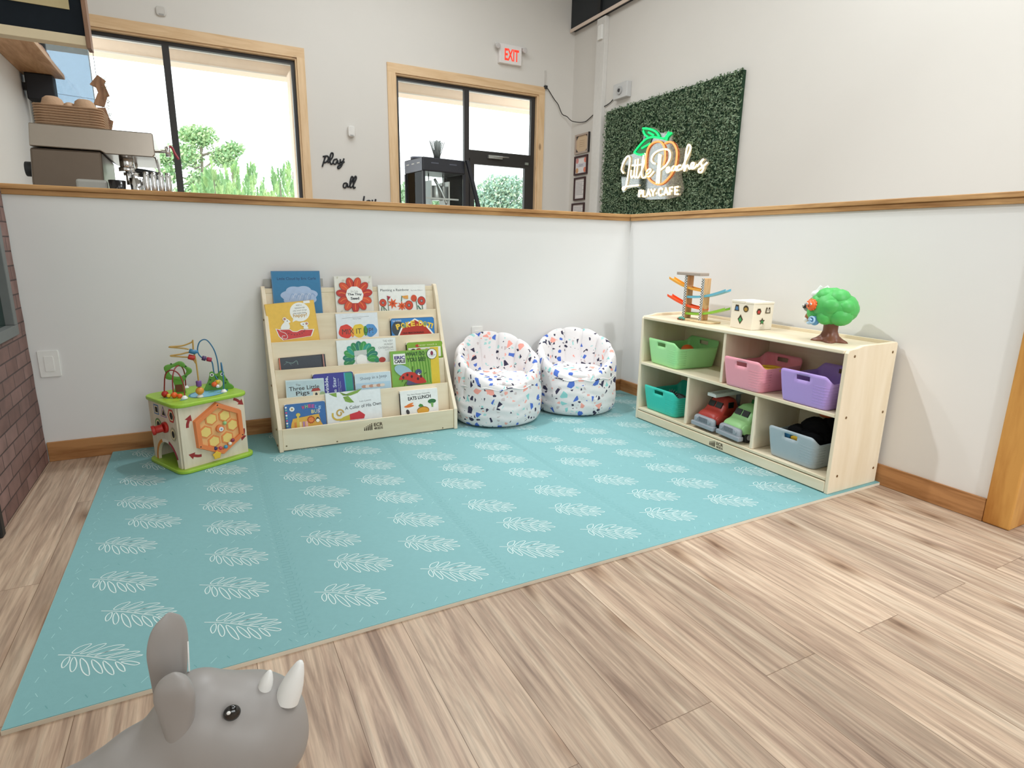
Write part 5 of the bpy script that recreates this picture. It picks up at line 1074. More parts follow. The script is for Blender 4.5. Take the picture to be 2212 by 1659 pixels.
for y in (.62, .85):
    b = MB(); b.cyl((-2.825, y, .392), (-2.825, y, .345), .033, CHR, n=24); b.cyl((-2.825, y, .345), (-2.825, y, .325), .040, CHR, n=24); b.cyl((-2.825, y, .325), (-2.825, y, .26), .012, CHR, n=12); gh = b.build('group_head', t, bevel=.002)
    b = MB(); b.tube([(-2.80, y, .335), (-2.75, y, .332), (-2.69, y, .322)], .012, BLK, 10); b.build('portafilter_handle', gh)
b = MB(); b.tube([(-2.69, .56, .43), (-2.66, .545, .43), (-2.635, .54, .43)], .008, CHR, 8); b.cyl((-2.632, .54, .455), (-2.630, .54, .405), .012, CHR, n=14); b.tube([(-2.69, .57, .40), (-2.675, .56, .30), (-2.668, .55, .20)], .006, CHR, 8); b.build('steam_wand', t)
b = MB(); b.tube([(-2.630, .54, .45), (-2.612, .54, .455), (-2.600, .535, .425), (-2.585, .53, .395)], .006, P('tap_red', '9c3440', .4), 8); b.build('tap_handle', t)['label'] = 'red tap lever'
b = MB(); b.cyl((-3.215, .62, .31), (-3.25, .62, .31), .035, BLK, n=20); b.build('side_knob', t, bevel=.004)
for x in (-3.18, -2.75):
    for y in (.55, .98): b = MB(); b.cyl((x, y, 0), (x, y, .0295), .02, BLK, n=14); b.build('foot', t)
# pulp cup carriers stacked on the machine
KR = P('pulp_board', 'b39479', .9, .1, .08, 50, .3)
def carrier(z, lab, last=False):
    t = thing('cup_carrier', lab, 'cup carrier', (-3.04, .70, z), 0, 'pulp cup carriers on the espresso machine')
    b = MB(); n = 0; vs = []; fs = []; lv = [(.118, -.0), (.128, .006), (.140, .016), (.143, .018), (.143, .0205), (.136, .0205), (.124, .010), (.112, .004)]
    for r, zz in lv:
        q = rrect(2 * r, 2 * r * .95, .045, 5); n = len(q)
        for x, y in q: vs.append((x, y, zz))
    for k in range(len(lv) - 1):
        for i in range(n): fs.append((k * n + i, k * n + (i + 1) % n, (k + 1) * n + (i + 1) % n, (k + 1) * n + i))
    fs.append(tuple(range(n - 1, -1, -1))); fs.append(tuple(range((len(lv) - 1) * n, len(lv) * n))); b.add(vs, fs, KR, True)
    if last:
        for dx, dy in ((-.065, -.06), (.065, -.06), (-.065, .06), (.065, .06)): b.lathe([(.052, .004), (.048, .03), (.040, .055), (.026, .066), (0, .069)], KR, (dx, dy, 0), 18)
        b.ell((0, 0, .02), (.035, .10, .035), KR)
    b.build('tray', t); return t
NC = 8
for k in range(NC):
    lab = ('bottom pulp cup carrier resting on the espresso machine' if k == 0 else 'topmost pulp cup carrier of the stack, its cup domes showing' if k == NC - 1 else 'brown pulp cup carrier inside the stack on the espresso machine, neither top nor bottom')
    carrier(1.0008 + .5085 + .0118 * k, lab, k == NC - 1)
# jugs and cans beside the machine
def jug(name, lab, x, y, r, h, mat, group=None, lid=None):
    t = thing(name, lab, 'jug' if name == 'milk_jug' else 'canister', (x, y, 1.0008), R(-90), group); b = MB(); b.lathe([(0, 0), (r * 1.05, 0), (r * 1.08, .01), (r, h * .45), (r * .86, h * .8), (r * .95, h), (r * .90, h), (r * .8, h * .8), (0, h * .4)], mat, n=24); b.build('body', t)
    b = MB(); b.tube([(r * .9, 0, h * .85), (r * 1.6, 0, h * .8), (r * 1.6, 0, h * .35), (r * .98, 0, h * .3)], r * .12, mat, 8); b.build('handle', t); return t
jug('milk_jug', 'shiny steel milk jug on the counter at the right of the espresso machine', -2.783, .50, .034, .285, CHR)
jug('milk_jug', 'wide black milk jug on the counter in front of the espresso machine', -2.868, .50, .040, .27, P('jug_black', '1f1d1f', .2))
for k, (x, lab) in enumerate(((-2.738, 'leftmost'), (-2.706, 'second'), (-2.674, 'third'), (-2.642, 'rightmost'))):
    t = thing('chrome_canister', lab + ' of four slim chrome canisters, counted from the espresso machine', 'canister', (x, .47, 1.0008), 0, 'slim chrome canisters')
    b = MB(); b.lathe([(0, 0), (.0145, 0), (.0145, .30), (.011, .318), (0, .318)], CHR, n=18); b.build('body', t)
# menu board hanging above the counter
t = thing('menu_board', 'black hanging menu board with pale timber rail, cut off by the top left corner', 'menu board', (0, .5, 0))
b = MB(); b.box(-3.70, -2.917, 0, .05, 1.915, 2.75, P('board_black', '101820', .7, .2, .2, 30)); b.build('panel', t)
b = MB(); b.box(-3.70, -2.917, -.012, .055, 1.873, 1.9145, P('rail_cream', 'd6c6a6', .6)); b.build('bottom_rail', t, bevel=.002)
b = MB(); b.box(-2.9165, -2.898, -.02, .06, 1.862, 2.75, WOOD('stile_walnut', '8a6a54', '5f4434', 'z', 14, 8)); b.build('side_stile', t, bevel=.002)
b = MB(); b.box(-3.68, -2.965, -.006, -.0005, 2.02, 2.6, P('paper_straw', 'b8a880', .8)); b.build('paper_sheet', t)
b = MB(); 
for x in (-3.5, -3.0): b.cyl((x, .025, 2.751), (x, .025, ZC - .001), .004, BLK, n=8)
b.build('hanging_rod', t)
# guard pane, garland
t = thing('tinted_screen', 'pale blue tinted glass screen standing against the left end of the big window', 'glass screen', (0, 3.86, 0))
AC, nt, bs = newmat('blue_acrylic'); nt.nodes.remove(bs); tb = nd(nt, 'ShaderNodeBsdfTransparent'); tb.inputs[0].default_value = (.426, .49, .548, 1); gb = nd(nt, 'ShaderNodeBsdfGlossy', i_Roughness=.03); mb_ = nd(nt, 'ShaderNodeMixShader'); mb_.inputs[0].default_value = .08
nt.links.new(tb.outputs[0], mb_.inputs[1]); nt.links.new(gb.outputs[0], mb_.inputs[2]); nt.links.new(mb_.outputs[0], nt.nodes['Material Output'].inputs[0])
b = MB(); b.box(-3.72, -3.268, 0, .005, .02, 2.80, AC); b.build('pane', t)
b = MB(); b.box(-3.74, -3.24, -.03, .035, 0, .0195, P('pane_foot', '7d8a90', .4)); b.build('foot', t)
b = MB(); b.box(-3.2675, -3.259, -.002, .007, .02, 2.80, P('pane_edge', 'aebcc4', .2)); b.build('edge_strip', t)
t = thing('wood_garland', 'hanging driftwood and dried grass garland in front of the left window', 'garland', (-2.985, 1.4, 0))
DW = WOOD('driftwood', 'b98d6c', '7d5a44', 'z', 18, 5)
rg = random.Random(5)
for z, dx, a, hh in ((1.90, .005, .5, .035), (1.855, .02, -.4, .04), (1.80, .005, .25, .035), (1.71, .01, -.3, .05), (1.655, .02, .2, .045)):
    b = MB(); T = Matrix.Translation((dx, 0, z)) @ Matrix.Rotation(a, 4, 'Y'); b.add([T @ Vector(v) for v in ((-.030, -.010, -hh), (.024, -.010, -hh * .9), (.032, -.008, hh * .9), (-.018, -.010, hh * 1.1), (-.03, .010, -hh), (.024, .010, -hh * .9), (.03, .008, hh * .9), (-.018, .010, hh * 1.1))], [(0, 1, 2, 3), (7, 6, 5, 4), (0, 4, 5, 1), (1, 5, 6, 2), (2, 6, 7, 3), (3, 7, 4, 0)], DW); b.build('driftwood_piece', t, bevel=.003)
b = MB(); GS = P('dried_grass', '8f8f6a', .8)
for k in range(150): z = 1.62 + .32 * k / 150; a = rg.uniform(-.6, .9); x = .03 + rg.uniform(-.012, .012); p = Vector((x, rg.uniform(-.01, .01), z)); q = p + Vector((.022 * math.cos(a), 0, .022 * math.sin(a))); b.cyl(p, q, .0012, GS, .0004, 4, False)
o = b.build('grass_fringe', t); o['kind'] = 'stuff'
b = MB(); b.tube([(.0, 0, 1.62), (.012, 0, 1.8), (.0, 0, 1.95), (0, 0, ZC - .001)], .0015, BLK, 5, sm=0); b.build('cord', t)
# shelf on the left wall with bags
OAKS = WOOD('shelf_oak', 'cfa57c', 'a87c55', 'y', 12, 8)
b = MB(); b.box(XW + .0005, -3.46, 2.5, 3.80, 2.372, 2.41, OAKS); tag(b.build('wall_shelf', bevel=.003), 'thick oak wall shelf on the left wall beneath the menu board', 'shelf')
for k in range(7):
    y = 2.62 + .17 * k; lab = ('nearest', 'second', 'third', 'fourth', 'fifth', 'sixth', 'farthest')[k]
    t = thing('coffee_bag', lab + ' of the seven reddish brown bags lined up on the oak wall shelf', 'bag', (-3.56, y, 2.4105), R(90 + rg.uniform(-12, 12)), 'bags on the wall shelf')
    mt = P('bag_%d' % (k % 3), ('b08878', '7d4a44', 'c4a08c')[k % 3], .6, .3, .25, 20)
    b = MB(); vs = []; fs = []; lv = [(.05, .032, 0), (.056, .036, .03), (.054, .033, .09), (.052, .02, .13), (.05, .004, .155)]
    for w_, d_, z in lv: vs += [(-w_, -d_, z), (w_, -d_, z), (w_, d_, z), (-w_, d_, z)]
    for i in range(4):
        for q in range(4): fs.append((4 * i + q, 4 * i + (q + 1) % 4, 4 * i + 4 + (q + 1) % 4, 4 * i + 4 + q))
    fs += [(3, 2, 1, 0), (16, 17, 18, 19)]; b.add(vs, fs, mt); b.build('body', t, bevel=.006)
t = thing('wall_speaker', 'black wall speaker under the far end of the oak shelf', 'speaker', (-3.628, 3.72, 2.155))
b = MB(); b.box(-.10, .10, -.07, .07, 0, .215, P('speaker_black', '17181b', .6)); b.build('cabinet', t, bevel=.008)
b = MB(); b.box(-.09, .09, -.074, -.0705, .01, .205, P('speaker_mesh', '26272c', .8)); b.build('grille', t)
b = MB(); b.box(-.131, -.10, -.02, .02, .08, .14, BLK); b.build('bracket', t)

# ---------------------------------------------------------------- popcorn machine
t = thing('popcorn_machine', 'black topped glass popcorn machine on a stand in front of the entrance window', 'popcorn machine', (-.565, 2.46, 0), R(7)); PB = P('machine_black', '24262e', .4); PBL = P('machine_blue_grey', '6f7484', .35)
b = MB(); b.box(0, .47, 0, .42, 1.67, 1.80, PB); b.build('top_box', t, bevel=.012)
b = MB(); b.box(-.002, -.0005, .015, .405, 1.675, 1.79, PBL); b.build('lit_side_face', t)  # lighter blue-grey sheet paints the light falling on the left side
b = MB()
for k in range(3): b.box(-.0035, -.0022, .06 + .12 * k, .12 + .12 * k, 1.745, 1.755, WHT)
for k in range(2): b.box(.09 + .20 * k, .17 + .20 * k, -.0015, -.0002, 1.745, 1.755, P('slot_grey', '555a66', .5))
b.build('vent_slot', t)
for x, y in ((.0, .0), (.445, .0), (.0, .395), (.445, .395)): b = MB(); b.box(x, x + .025, y, y + .025, 1.10, 1.6695, PB); b.build('corner_post', t)
b = MB(); b.box(.0, .47, 0, .42, 1.04, 1.0995, PB); b.build('floor_tray', t, bevel=.004)
for q in ((.026, .444, .008, .012), (.026, .444, .405, .409)): b = MB(); b.box(*q, 1.10, 1.6695, GL); b.build('glass_panel', t)
for x in (.008, .455): b = MB(); b.box(x, x + .004, .026, .394, 1.10, 1.6695, GL); b.build('glass_panel', t)
b = MB(); b.cyl((.24, .2, 1.42), (.24, .2, 1.56), .07, ST, n=24); b.build('kettle', t, bevel=.006)
for x in (.16, .32): b = MB(); b.cyl((x, .2, 1.56), (x, .2, 1.669), .006, ST, n=8); b.build('kettle_hanger', t)
b = MB(); b.box(.13, .145, .10, .30, 1.36, 1.60, ST); b.box(.33, .345, .10, .30, 1.36, 1.60, ST); b.box(.05, .42, .05, .065, 1.42, 1.435, ST); b.tube([(.2, .15, 1.62), (.25, .1, 1.5), (.3, .08, 1.38)], .014, ST, 8); b.build('frame_rods', t)
b = MB(); b.box(.02, .45, .02, .40, .0, 1.0395, PB); b.build('stand', t, bevel=.01)
b = MB(); b.prism(Fr((.43, -.02, 0), (1, 0, 0), (0, 0, 1)), [(.02, 1.80), (.055, 1.80), (.30, 1.0), (.26, 1.0)], 0, .035, PB); b.prism(Fr((.43, .44, 0), (1, 0, 0), (0, 0, 1)), [(.02, 1.80), (.055, 1.80), (.30, 1.0), (.26, 1.0)], 0, .035, PB)
b.build('folding_side_frame', t, bevel=.004)
t = thing('straw_cup', 'dark cup crammed with flaring straws on top of the popcorn machine', 'straw cup', (-.345, 2.66, 1.8006))
b = MB(); b.lathe([(0, 0), (.030, 0), (.036, .095), (.032, .095), (.027, .004), (0, .004)], P('cup_grey', '4d5252', .5), n=20); b.build('cup', t)
SG = P('straw_grey', '8b9290', .5)
rg = random.Random(9)
for k in range(46):
    a = rg.uniform(0, 6.28); r = rg.uniform(0, 1) ** .5; b = MB(); b.cyl((.020 * r * math.cos(a), .020 * r * math.sin(a), .01), (.078 * r * math.cos(a), .078 * r * math.sin(a), rg.uniform(.172, .185)), .004, SG, n=6); b.build('straw', t)
t = thing('round_tin', 'flat dark round tin at the left on top of the popcorn machine', 'tin', (-.52, 2.72, 1.8006)); b = MB(); b.lathe([(0, 0), (.075, 0), (.078, .022), (0, .024)], PBL, n=28); b.build('lid', t)

# ---------------------------------------------------------------- things on the far wall
INKW = P('word_black', '1d1f24', .5)
WORDS = {'play': [[(-1.203, 1.924), (-1.154, 1.934), (-1.142, 1.909), (-1.164, 1.874), (-1.193, 1.858)], [(-1.175, 1.926), (-1.199, 1.864), (-1.215, 1.816)], [(-1.151, 1.861), (-1.099, 1.925), (-1.09, 1.966), (-1.111, 1.964), (-1.129, 1.896), (-1.117, 1.85), (-1.088, 1.873)], [(-1.045, 1.91), (-1.08, 1.9), (-1.093, 1.866), (-1.069, 1.854), (-1.041, 1.896), (-1.04, 1.863), (-1.019, 1.871)], [(-1.01, 1.912), (-1.014, 1.878), (-0.983, 1.894), (-0.97, 1.922)], [(-0.97, 1.922), (-0.999, 1.846), (-1.036, 1.809), (-1.042, 1.829), (-0.998, 1.866), (-0.966, 1.889)]], 'all': [[(-0.952, 1.658), (-0.983, 1.649), (-0.992, 1.614), (-0.968, 1.606), (-0.945, 1.652), (-0.942, 1.613), (-0.922, 1.625)], [(-0.922, 1.625), (-0.878, 1.711), (-0.891, 1.731), (-0.91, 1.681), (-0.914, 1.612), (-0.889, 1.62)], [(-0.889, 1.62), (-0.841, 1.713), (-0.85, 1.737), (-0.873, 1.684), (-0.875, 1.607), (-0.853, 1.618)]], 'day': [[(-0.781, 1.437), (-0.817, 1.436), (-0.826, 1.393), (-0.797, 1.387), (-0.773, 1.452), (-0.755, 1.523), (-0.778, 1.395), (-0.753, 1.403)], [(-0.698, 1.477), (-0.731, 1.465), (-0.741, 1.428), (-0.715, 1.419), (-0.69, 1.477), (-0.691, 1.427), (-0.673, 1.435)], [(-0.66, 1.486), (-0.665, 1.443), (-0.631, 1.459), (-0.622, 1.495), (-0.648, 1.401), (-0.688, 1.356), (-0.694, 1.385), (-0.624, 1.445)]]}
for wd, st_ in WORDS.items():
    t = thing('wall_word', 'black script word %s on the far wall' % wd, 'wall lettering', (0, YF, 0), 0, 'script words on the far wall')
    b = MB()
    for s in st_: b.tube([(x, -.009, z) for x, z in s], .0085, INKW, 6, sm=5)
    b.build('letters', t)
t = thing('exit_sign', 'white exit sign with red letters high above the entrance', 'exit sign', (1.128, YF, 3.19))
b = MB(); b.box(-.155, .155, -.055, -.0005, 0, .205, P('sign_white', 'efe9e6', .4)); b.build('housing', t, bevel=.006)
b = MB(); b.h = 0; b.text(Fr((-.085, -.0556, .035), (1, 0, 0), (0, 0, 1)), 'EXIT', 0, 0, .20, .135, EM('exit_red', 'f0402c', 1.0, 'd8281c'), .03); b.build('lettering', t, flip=False)
b = MB(); b.box(-.20, .20, -.04, -.0005, .206, .222, P('sign_white', 'efe9e6', .4)); b.build('top_bar', t, bevel=.003)
for s in (-1, 1): b = MB(); b.cyl((s * .188, -.045, .185), (s * .188, -.09, .172), .030, P('lamp_clear', 'cfcac8', .2), n=18); b.build('lamp_head', t, bevel=.005)
def smallbox(nm, lab, cat_, x, z, w, h, d, mat, extra=None):
    t = thing(nm, lab, cat_, (x, YF, z)); b = MB(); b.prism(Fr((0, 0, 0), (1, 0, 0), (0, 0, 1)), rrect(w, h, min(w, h) * .3, 4), .0005, d, mat); b.build('housing', t, bevel=.006)
    b = MB(); b.box(-w * .25, w * .25, -d - .002, -d - .0002, -h * .5 + .004, -h * .5 + .02, P('sensor_grey', 'a9a6a2', .5)); b.build('lens', t)
smallbox('motion_sensor', 'small white sensor on the far wall above the word play', 'sensor', -.878, 2.215, .075, .115, .05, P('sensor_white', 'e4e1dc', .4))
smallbox('wall_hook', 'tiny clear plastic hook plate on the wall above the left window', 'hook', -2.645, 3.125, .085, .085, .02, P('hook_clear', 'd2cec8', .2))
# plug, cord and emergency box
t = thing('extension_lead', 'black cord drooping from beside the entrance window to the grey box on the right wall', 'cord', (0, 0, 0))
b = MB(); b.tube([(1.667, 3.97, 3.002), (1.70, 3.97, 2.975), (1.74, 3.97, 2.930), (1.80, 3.965, 2.86), (1.852, 3.96, 2.81), (1.91, 3.95, 2.70), (1.981, 3.94, 2.675), (2.03, 3.9, 2.62), (2.075, 3.80, 2.590), (2.085, 3.66, 2.575), (2.085, 3.56, 2.600), (2.085, 3.487, 2.625), (2.085, 3.39, 2.655), (2.085, 3.294, 2.681), (2.085, 3.20, 2.690), (2.085, 3.108, 2.715), (2.085, 3.016, 2.775)], .0055, P('cord_black', '2b2624', .5), 6, sm=3); b.build('cable', t)
b = MB(); b.box(1.645, 1.685, YF - .04, YF - .0005, 2.98, 3.02, BLK); b.build('plug', t, bevel=.005)
b = MB(); b.box(1.655, 1.672, YF - .015, YF - .0005, 3.03, 3.20, P('clip_white', 'cfcac4', .4)); b.build('clip_strip', t)
t = thing('emergency_light', 'pale grey box with one round lamp on the right wall above the green panel', 'emergency light', (XG, 2.88, 2.785))
b = MB(); b.box(-.07, -.0005, -.13, .13, -.085, .085, P('box_grey', 'c9c9c8', .4)); b.build('housing', t, bevel=.008)
b = MB(); b.cyl((-.0705, .0, 0), (-.085, .0, 0), .045, P('lamp_ring', 'b1b2b2', .3), n=20); b.cyl((-.0855, 0, 0), (-.090, 0, 0), .020, BLK, n=14); b.build('lamp', t, bevel=.003)
b = MB(); b.box(XG - .06, XG - .0005, 3.25, 3.42, 0, 3.69, P('column_white', 'dcd9d4', .6)); tag(b.build('conduit_column', bevel=.004), 'slim white boxed column on the right wall beside the green panel', 'column')
b = MB(); b.box(XG - .09, XG - .0605, 3.28, 3.36, 3.44, 3.60, SW); tag(b.build('junction_box', bevel=.004), 'small white bracket box at the top of the white column', 'bracket')
FRB = P('frame_mahogany', '3a1c1e', .4); PAPER = P('paper_white', 'efeaea', .6)
for k, (y0, y1, z0_, z1_, lab, style) in enumerate(((3.565, 3.875, 2.195, 2.44, 'top certificate frame with dark corner mounts', 0), (3.57, 3.875, 1.925, 2.168, 'second certificate frame from the top with orange and pink print', 1), (3.60, 3.865, 1.600, 1.895, 'third certificate frame with lines of grey text', 2), (3.60, 3.90, 1.27, 1.565, 'lowest certificate frame, half hidden by the half wall cap', 3))):
    t = thing('certificate_frame', lab, 'framed certificate', (XG, y1, z0_), 0, 'framed certificates in the corner'); w, h = y1 - y0, z1_ - z0_; fr = Fr((-.0005, 0, 0), (0, -1, 0), (0, 0, 1)); e = .022
    b = MB(); fm = FRB if style else P('frame_clear', 'b9a79a', .2)
    for q in ((0, w, 0, e), (0, w, h - e, h), (0, e, e, h - e), (w - e, w, e, h - e)): b.fbox(fr, *q, 0, .02, fm)
    if style == 0: b.fbox(fr, w + .0005, w + .018, 0, h, 0, .022, P('frame_black', '1a1718', .4))
    b.build('frame', t)
    b = MB(); b.fbox(fr, e + .0005, w - e - .0005, e + .0005, h - e - .0005, .0, .006, PAPER if style else P('paper_tan', 'd9bf9f', .6)); f2 = Fr(fr.p(0, 0, .0062), fr.x, fr.y); b.h = .0001
    if style == 0:
        for cu, cv in ((e, e), (w - e, e), (e, h - e), (w - e, h - e)): s1, s2 = (1 if cu < w / 2 else -1), (1 if cv < h / 2 else -1); b.poly(f2, [(cu, cv), (cu + s1 * .05, cv), (cu, cv + s2 * .05)], P('corner_dark', '55504c', .6))
        for q in range(4): b.rect(f2, w * .3, h * (.35 + .1 * q), w * .7, h * (.35 + .1 * q) + .004, P('tan_line', 'b08f70', .6))
    if style == 1:
        for cu, cv, c_ in ((.06, .06, 'd9a87c'), (w - .06, .06, 'ec8a70'), (.06, h - .06, 'dc9490'), (w - .055, h - .06, 'ee8f7c')): b.disc(f2, cu, cv, .034, P('print_' + c_, c_, .6), n=14)
        b.rect(f2, .06, h * .42, w - .06, h * .6, P('pale_lilac', 'dcd8e2', .6))
        for q in range(3): b.rect(f2, w * .35, h * (.44 + .05 * q), w * .65, h * (.44 + .05 * q) + .004, GREYI)
    if style >= 2:
        for q in range(10): b.rect(f2, e + .02, h - .06 - .018 * q, w - e - .02 - (.03 if q % 3 else 0), h - .056 - .018 * q, GREYI)
    b.build('certificate', t, flip=False)
# ---------------------------------------------------------------- green hedge panel and neon sign
t = thing('hedge_panel', 'rectangular artificial boxwood hedge panel on the right wall behind the neon sign', 'hedge panel', (0, 0, 0)); HG = P('hedge_backing', '1c3a24', .9)
b = MB(); b.box(XG - .035, XG - .0005, 1.075, 3.165, 1.12, 2.600, HG); b.build('backing', t)
LM = [P('leaf_a', '60795a', .5, .4, .25, 8), P('leaf_b', '465c42', .55, .4, .25, 8), P('leaf_c', '84987a', .45, .4, .25, 8)]
b = MB(); rg = random.Random(21)
for k in range(21000):
    y = rg.uniform(1.06, 3.18); z = rg.uniform(1.11, 2.615); x = XG - .036 - rg.uniform(0, .03); edge = min(y - 1.06, 3.18 - y, 2.615 - z)
    if edge < .02 and rg.random() < .35: continue
    n = Vector((-1, rg.uniform(-.9, .9), rg.uniform(-.9, .9))).normalized(); u = n.orthogonal().normalized(); a = rg.uniform(0, 6.28); v = n.cross(u); d = u * math.cos(a) + v * math.sin(a); s = n.cross(d); L_, w_ = rg.uniform(.011, .018), rg.uniform(.005, .008); p = Vector((x, y, z))
    b.add([p - d * L_, p + s * w_, p + d * L_, p - s * w_], [(0, 1, 2, 3)], LM[k % 3 if rg.random() < .8 else 2])
o = b.build('leaves', t, flip=None); o['kind'] = 'stuff'
NEON = {'w': [[(2.699, 1.844), (2.743, 1.884), (2.729, 1.942), (2.68, 2.002), (2.633, 2.026), (2.597, 1.998), (2.599, 1.923), (2.613, 1.824), (2.633, 1.719), (2.662, 1.667), (2.696, 1.658), (2.699, 1.682), (2.625, 1.688), (2.537, 1.688), (2.413, 1.687)], [(2.559, 1.866), (2.56, 1.807), (2.541, 1.779), (2.51, 1.803)], [(2.494, 1.975), (2.499, 1.883), (2.5, 1.802), (2.478, 1.774), (2.452, 1.792)], [(2.447, 1.976), (2.451, 1.878), (2.457, 1.792), (2.431, 1.77), (2.405, 1.787)], [(2.55, 1.915), (2.454, 1.908), (2.362, 1.909)], [(2.405, 1.793), (2.358, 1.869), (2.315, 1.978), (2.327, 2.013), (2.354, 2.005), (2.364, 1.926), (2.373, 1.836), (2.357, 1.772), (2.319, 1.76), (2.276, 1.782)], [(2.294, 1.777), (2.226, 1.816), (2.22, 1.838), (2.256, 1.842), (2.288, 1.811), (2.275, 1.776), (2.23, 1.766), (2.164, 1.81)], [(2.147, 1.892), (2.192, 1.908), (2.218, 1.944), (2.192, 1.991), (2.118, 2.02), (2.026, 2.025), (1.958, 2.011), (1.922, 1.975), (1.923, 1.916), (1.974, 1.857), (2.037, 1.826), (2.066, 1.817)], [(2.093, 1.985), (2.096, 1.897), (2.1, 1.815), (2.102, 1.732), (2.102, 1.677)], [(2.067, 1.674), (2.068, 1.757), (2.07, 1.895), (2.066, 1.976)], [(1.95, 1.795), (1.92, 1.814), (1.922, 1.83), (1.954, 1.828), (1.959, 1.802), (1.941, 1.781), (1.901, 1.796), (1.879, 1.81)], [(1.826, 1.836), (1.865, 1.83), (1.878, 1.804), (1.86, 1.787), (1.83, 1.805), (1.817, 1.83), (1.817, 1.798), (1.8, 1.786)], [(1.747, 1.833), (1.782, 1.832), (1.798, 1.807), (1.784, 1.787), (1.742, 1.796)], [(1.734, 1.79), (1.689, 1.864), (1.626, 1.97), (1.635, 2.012), (1.662, 2.02), (1.679, 1.976), (1.689, 1.864), (1.689, 1.77), (1.667, 1.81), (1.646, 1.823), (1.627, 1.795), (1.611, 1.783)], [(1.611, 1.783), (1.569, 1.805), (1.558, 1.834), (1.588, 1.837), (1.599, 1.808), (1.574, 1.782), (1.538, 1.791), (1.511, 1.814)], [(1.509, 1.799), (1.464, 1.839), (1.431, 1.858), (1.463, 1.829), (1.444, 1.797), (1.42, 1.774), (1.444, 1.736), (1.48, 1.74), (1.484, 1.765), (1.443, 1.782), (1.377, 1.82)]], 'g': [[(2.526, 2.054), (2.439, 2.117), (2.335, 2.17), (2.23, 2.178), (2.133, 2.158), (2.038, 2.137), (1.992, 2.16), (1.967, 2.193)], [(1.925, 2.176), (1.982, 2.148), (1.998, 2.11)], [(2.398, 2.293), (2.311, 2.277), (2.22, 2.247), (2.156, 2.21), (2.117, 2.167)], [(2.39, 2.267), (2.359, 2.224), (2.301, 2.188)], [(2.298, 2.237), (2.205, 2.193)], [(2.526, 2.054), (2.438, 2.02), (2.327, 2.013)], [(2.394, 2.083), (2.258, 2.115)]], 'o': [[(2.016, 1.862), (1.997, 1.914), (1.999, 1.973), (2.02, 2.046), (2.076, 2.102), (2.146, 2.119), (2.223, 2.111), (2.28, 2.074), (2.305, 2.01), (2.306, 1.892), (2.278, 1.804), (2.236, 1.738), (2.16, 1.693), (2.079, 1.669), (2.003, 1.674), (1.94, 1.708), (1.881, 1.756), (1.832, 1.827), (1.816, 1.92), (1.828, 1.995), (1.884, 2.065), (1.951, 2.09), (2.016, 2.083)]], 'back': [[(2.721, 1.647), (2.76, 1.85), (2.762, 1.97), (2.669, 2.042), (2.553, 2.046), (2.398, 2.168), (2.393, 2.296), (2.313, 2.3), (2.169, 2.25), (2.104, 2.203), (1.996, 2.203), (1.913, 2.18), (1.912, 2.101), (1.836, 2.059), (1.807, 2.013), (1.706, 2.005), (1.671, 2.029), (1.623, 2.01), (1.618, 1.969), (1.621, 1.867), (1.524, 1.856), (1.433, 1.876), (1.363, 1.823), (1.409, 1.743), (1.464, 1.723), (1.512, 1.758), (1.669, 1.763), (1.737, 1.748), (1.726, 1.524), (2.397, 1.537), (2.42, 1.661), (2.612, 1.663), (2.669, 1.634)]], 'pc': [[(2.408, 1.637), (1.746, 1.63), (1.735, 1.536), (2.398, 1.546)]]}
t = thing('neon_sign', 'glowing neon sign reading Little Peaches Play Cafe with a peach, on the hedge panel', 'neon sign', (0, 0, 0)); NX = 2.015
CL, nt, bs = newmat('clear_acrylic'); nt.nodes.remove(bs); tb = nd(nt, 'ShaderNodeBsdfTransparent'); tb.inputs[0].default_value = (.93, .93, .92, 1); gb = nd(nt, 'ShaderNodeBsdfGlossy', i_Roughness=.06); mb_ = nd(nt, 'ShaderNodeMixShader'); mb_.inputs[0].default_value = .16
nt.links.new(tb.outputs[0], mb_.inputs[1]); nt.links.new(gb.outputs[0], mb_.inputs[2]); nt.links.new(mb_.outputs[0], nt.nodes['Material Output'].inputs[0])
b = MB(); fr = Fr((NX + .012, 0, 0), (0, -1, 0), (0, 0, 1)); b.prism(fr, [(-p.x, p.y) for p in cat([(y, z, 0) for y, z in NEON['back'][0]], 3, True)], -.004, 0, CL); b.build('acrylic_backing', t)
def neon(name, strokes, mat, r, lab, core=None):
    for s in strokes:
        b = MB(); b.tube([(NX, y, z) for y, z in s], r, mat, 8, sm=5); b.build(name, t)['label'] = lab
NW = EM('neon_warm_white', 'ffe4b4', 1.9, 'fff0d8'); NG = EM('neon_green', '10e070', 1.5, '1fae5e'); NO = EM('neon_orange', 'ff8a4a', 1.5, 'ff9a60')
neon('neon_tube_white', NEON['w'], NW, .0095, 'warm white neon tube'); neon('neon_tube_green', NEON['g'], NG, .011, 'green neon tube'); neon('neon_tube_orange', NEON['o'], NO, .010, 'orange neon tube')
b = MB(); frg = Fr((NX + .006, 0, 0), (0, -1, 0), (0, 0, 1)); GD = P('green_acrylic', '14703a', .3); b.h = 0
b.poly(frg, [(-y, z) for y, z in ((2.526, 2.054), (2.439, 2.117), (2.335, 2.17), (2.23, 2.178), (2.28, 2.09), (2.31, 2.03), (2.438, 2.02))], GD); b.poly(frg, [(-y, z) for y, z in ((2.398, 2.293), (2.311, 2.277), (2.22, 2.247), (2.156, 2.21), (2.117, 2.167), (2.30, 2.188), (2.359, 2.224))], GD); b.build('leaf_fill', t)
(p00, p10, p11, p01) = NEON['pc'][0]
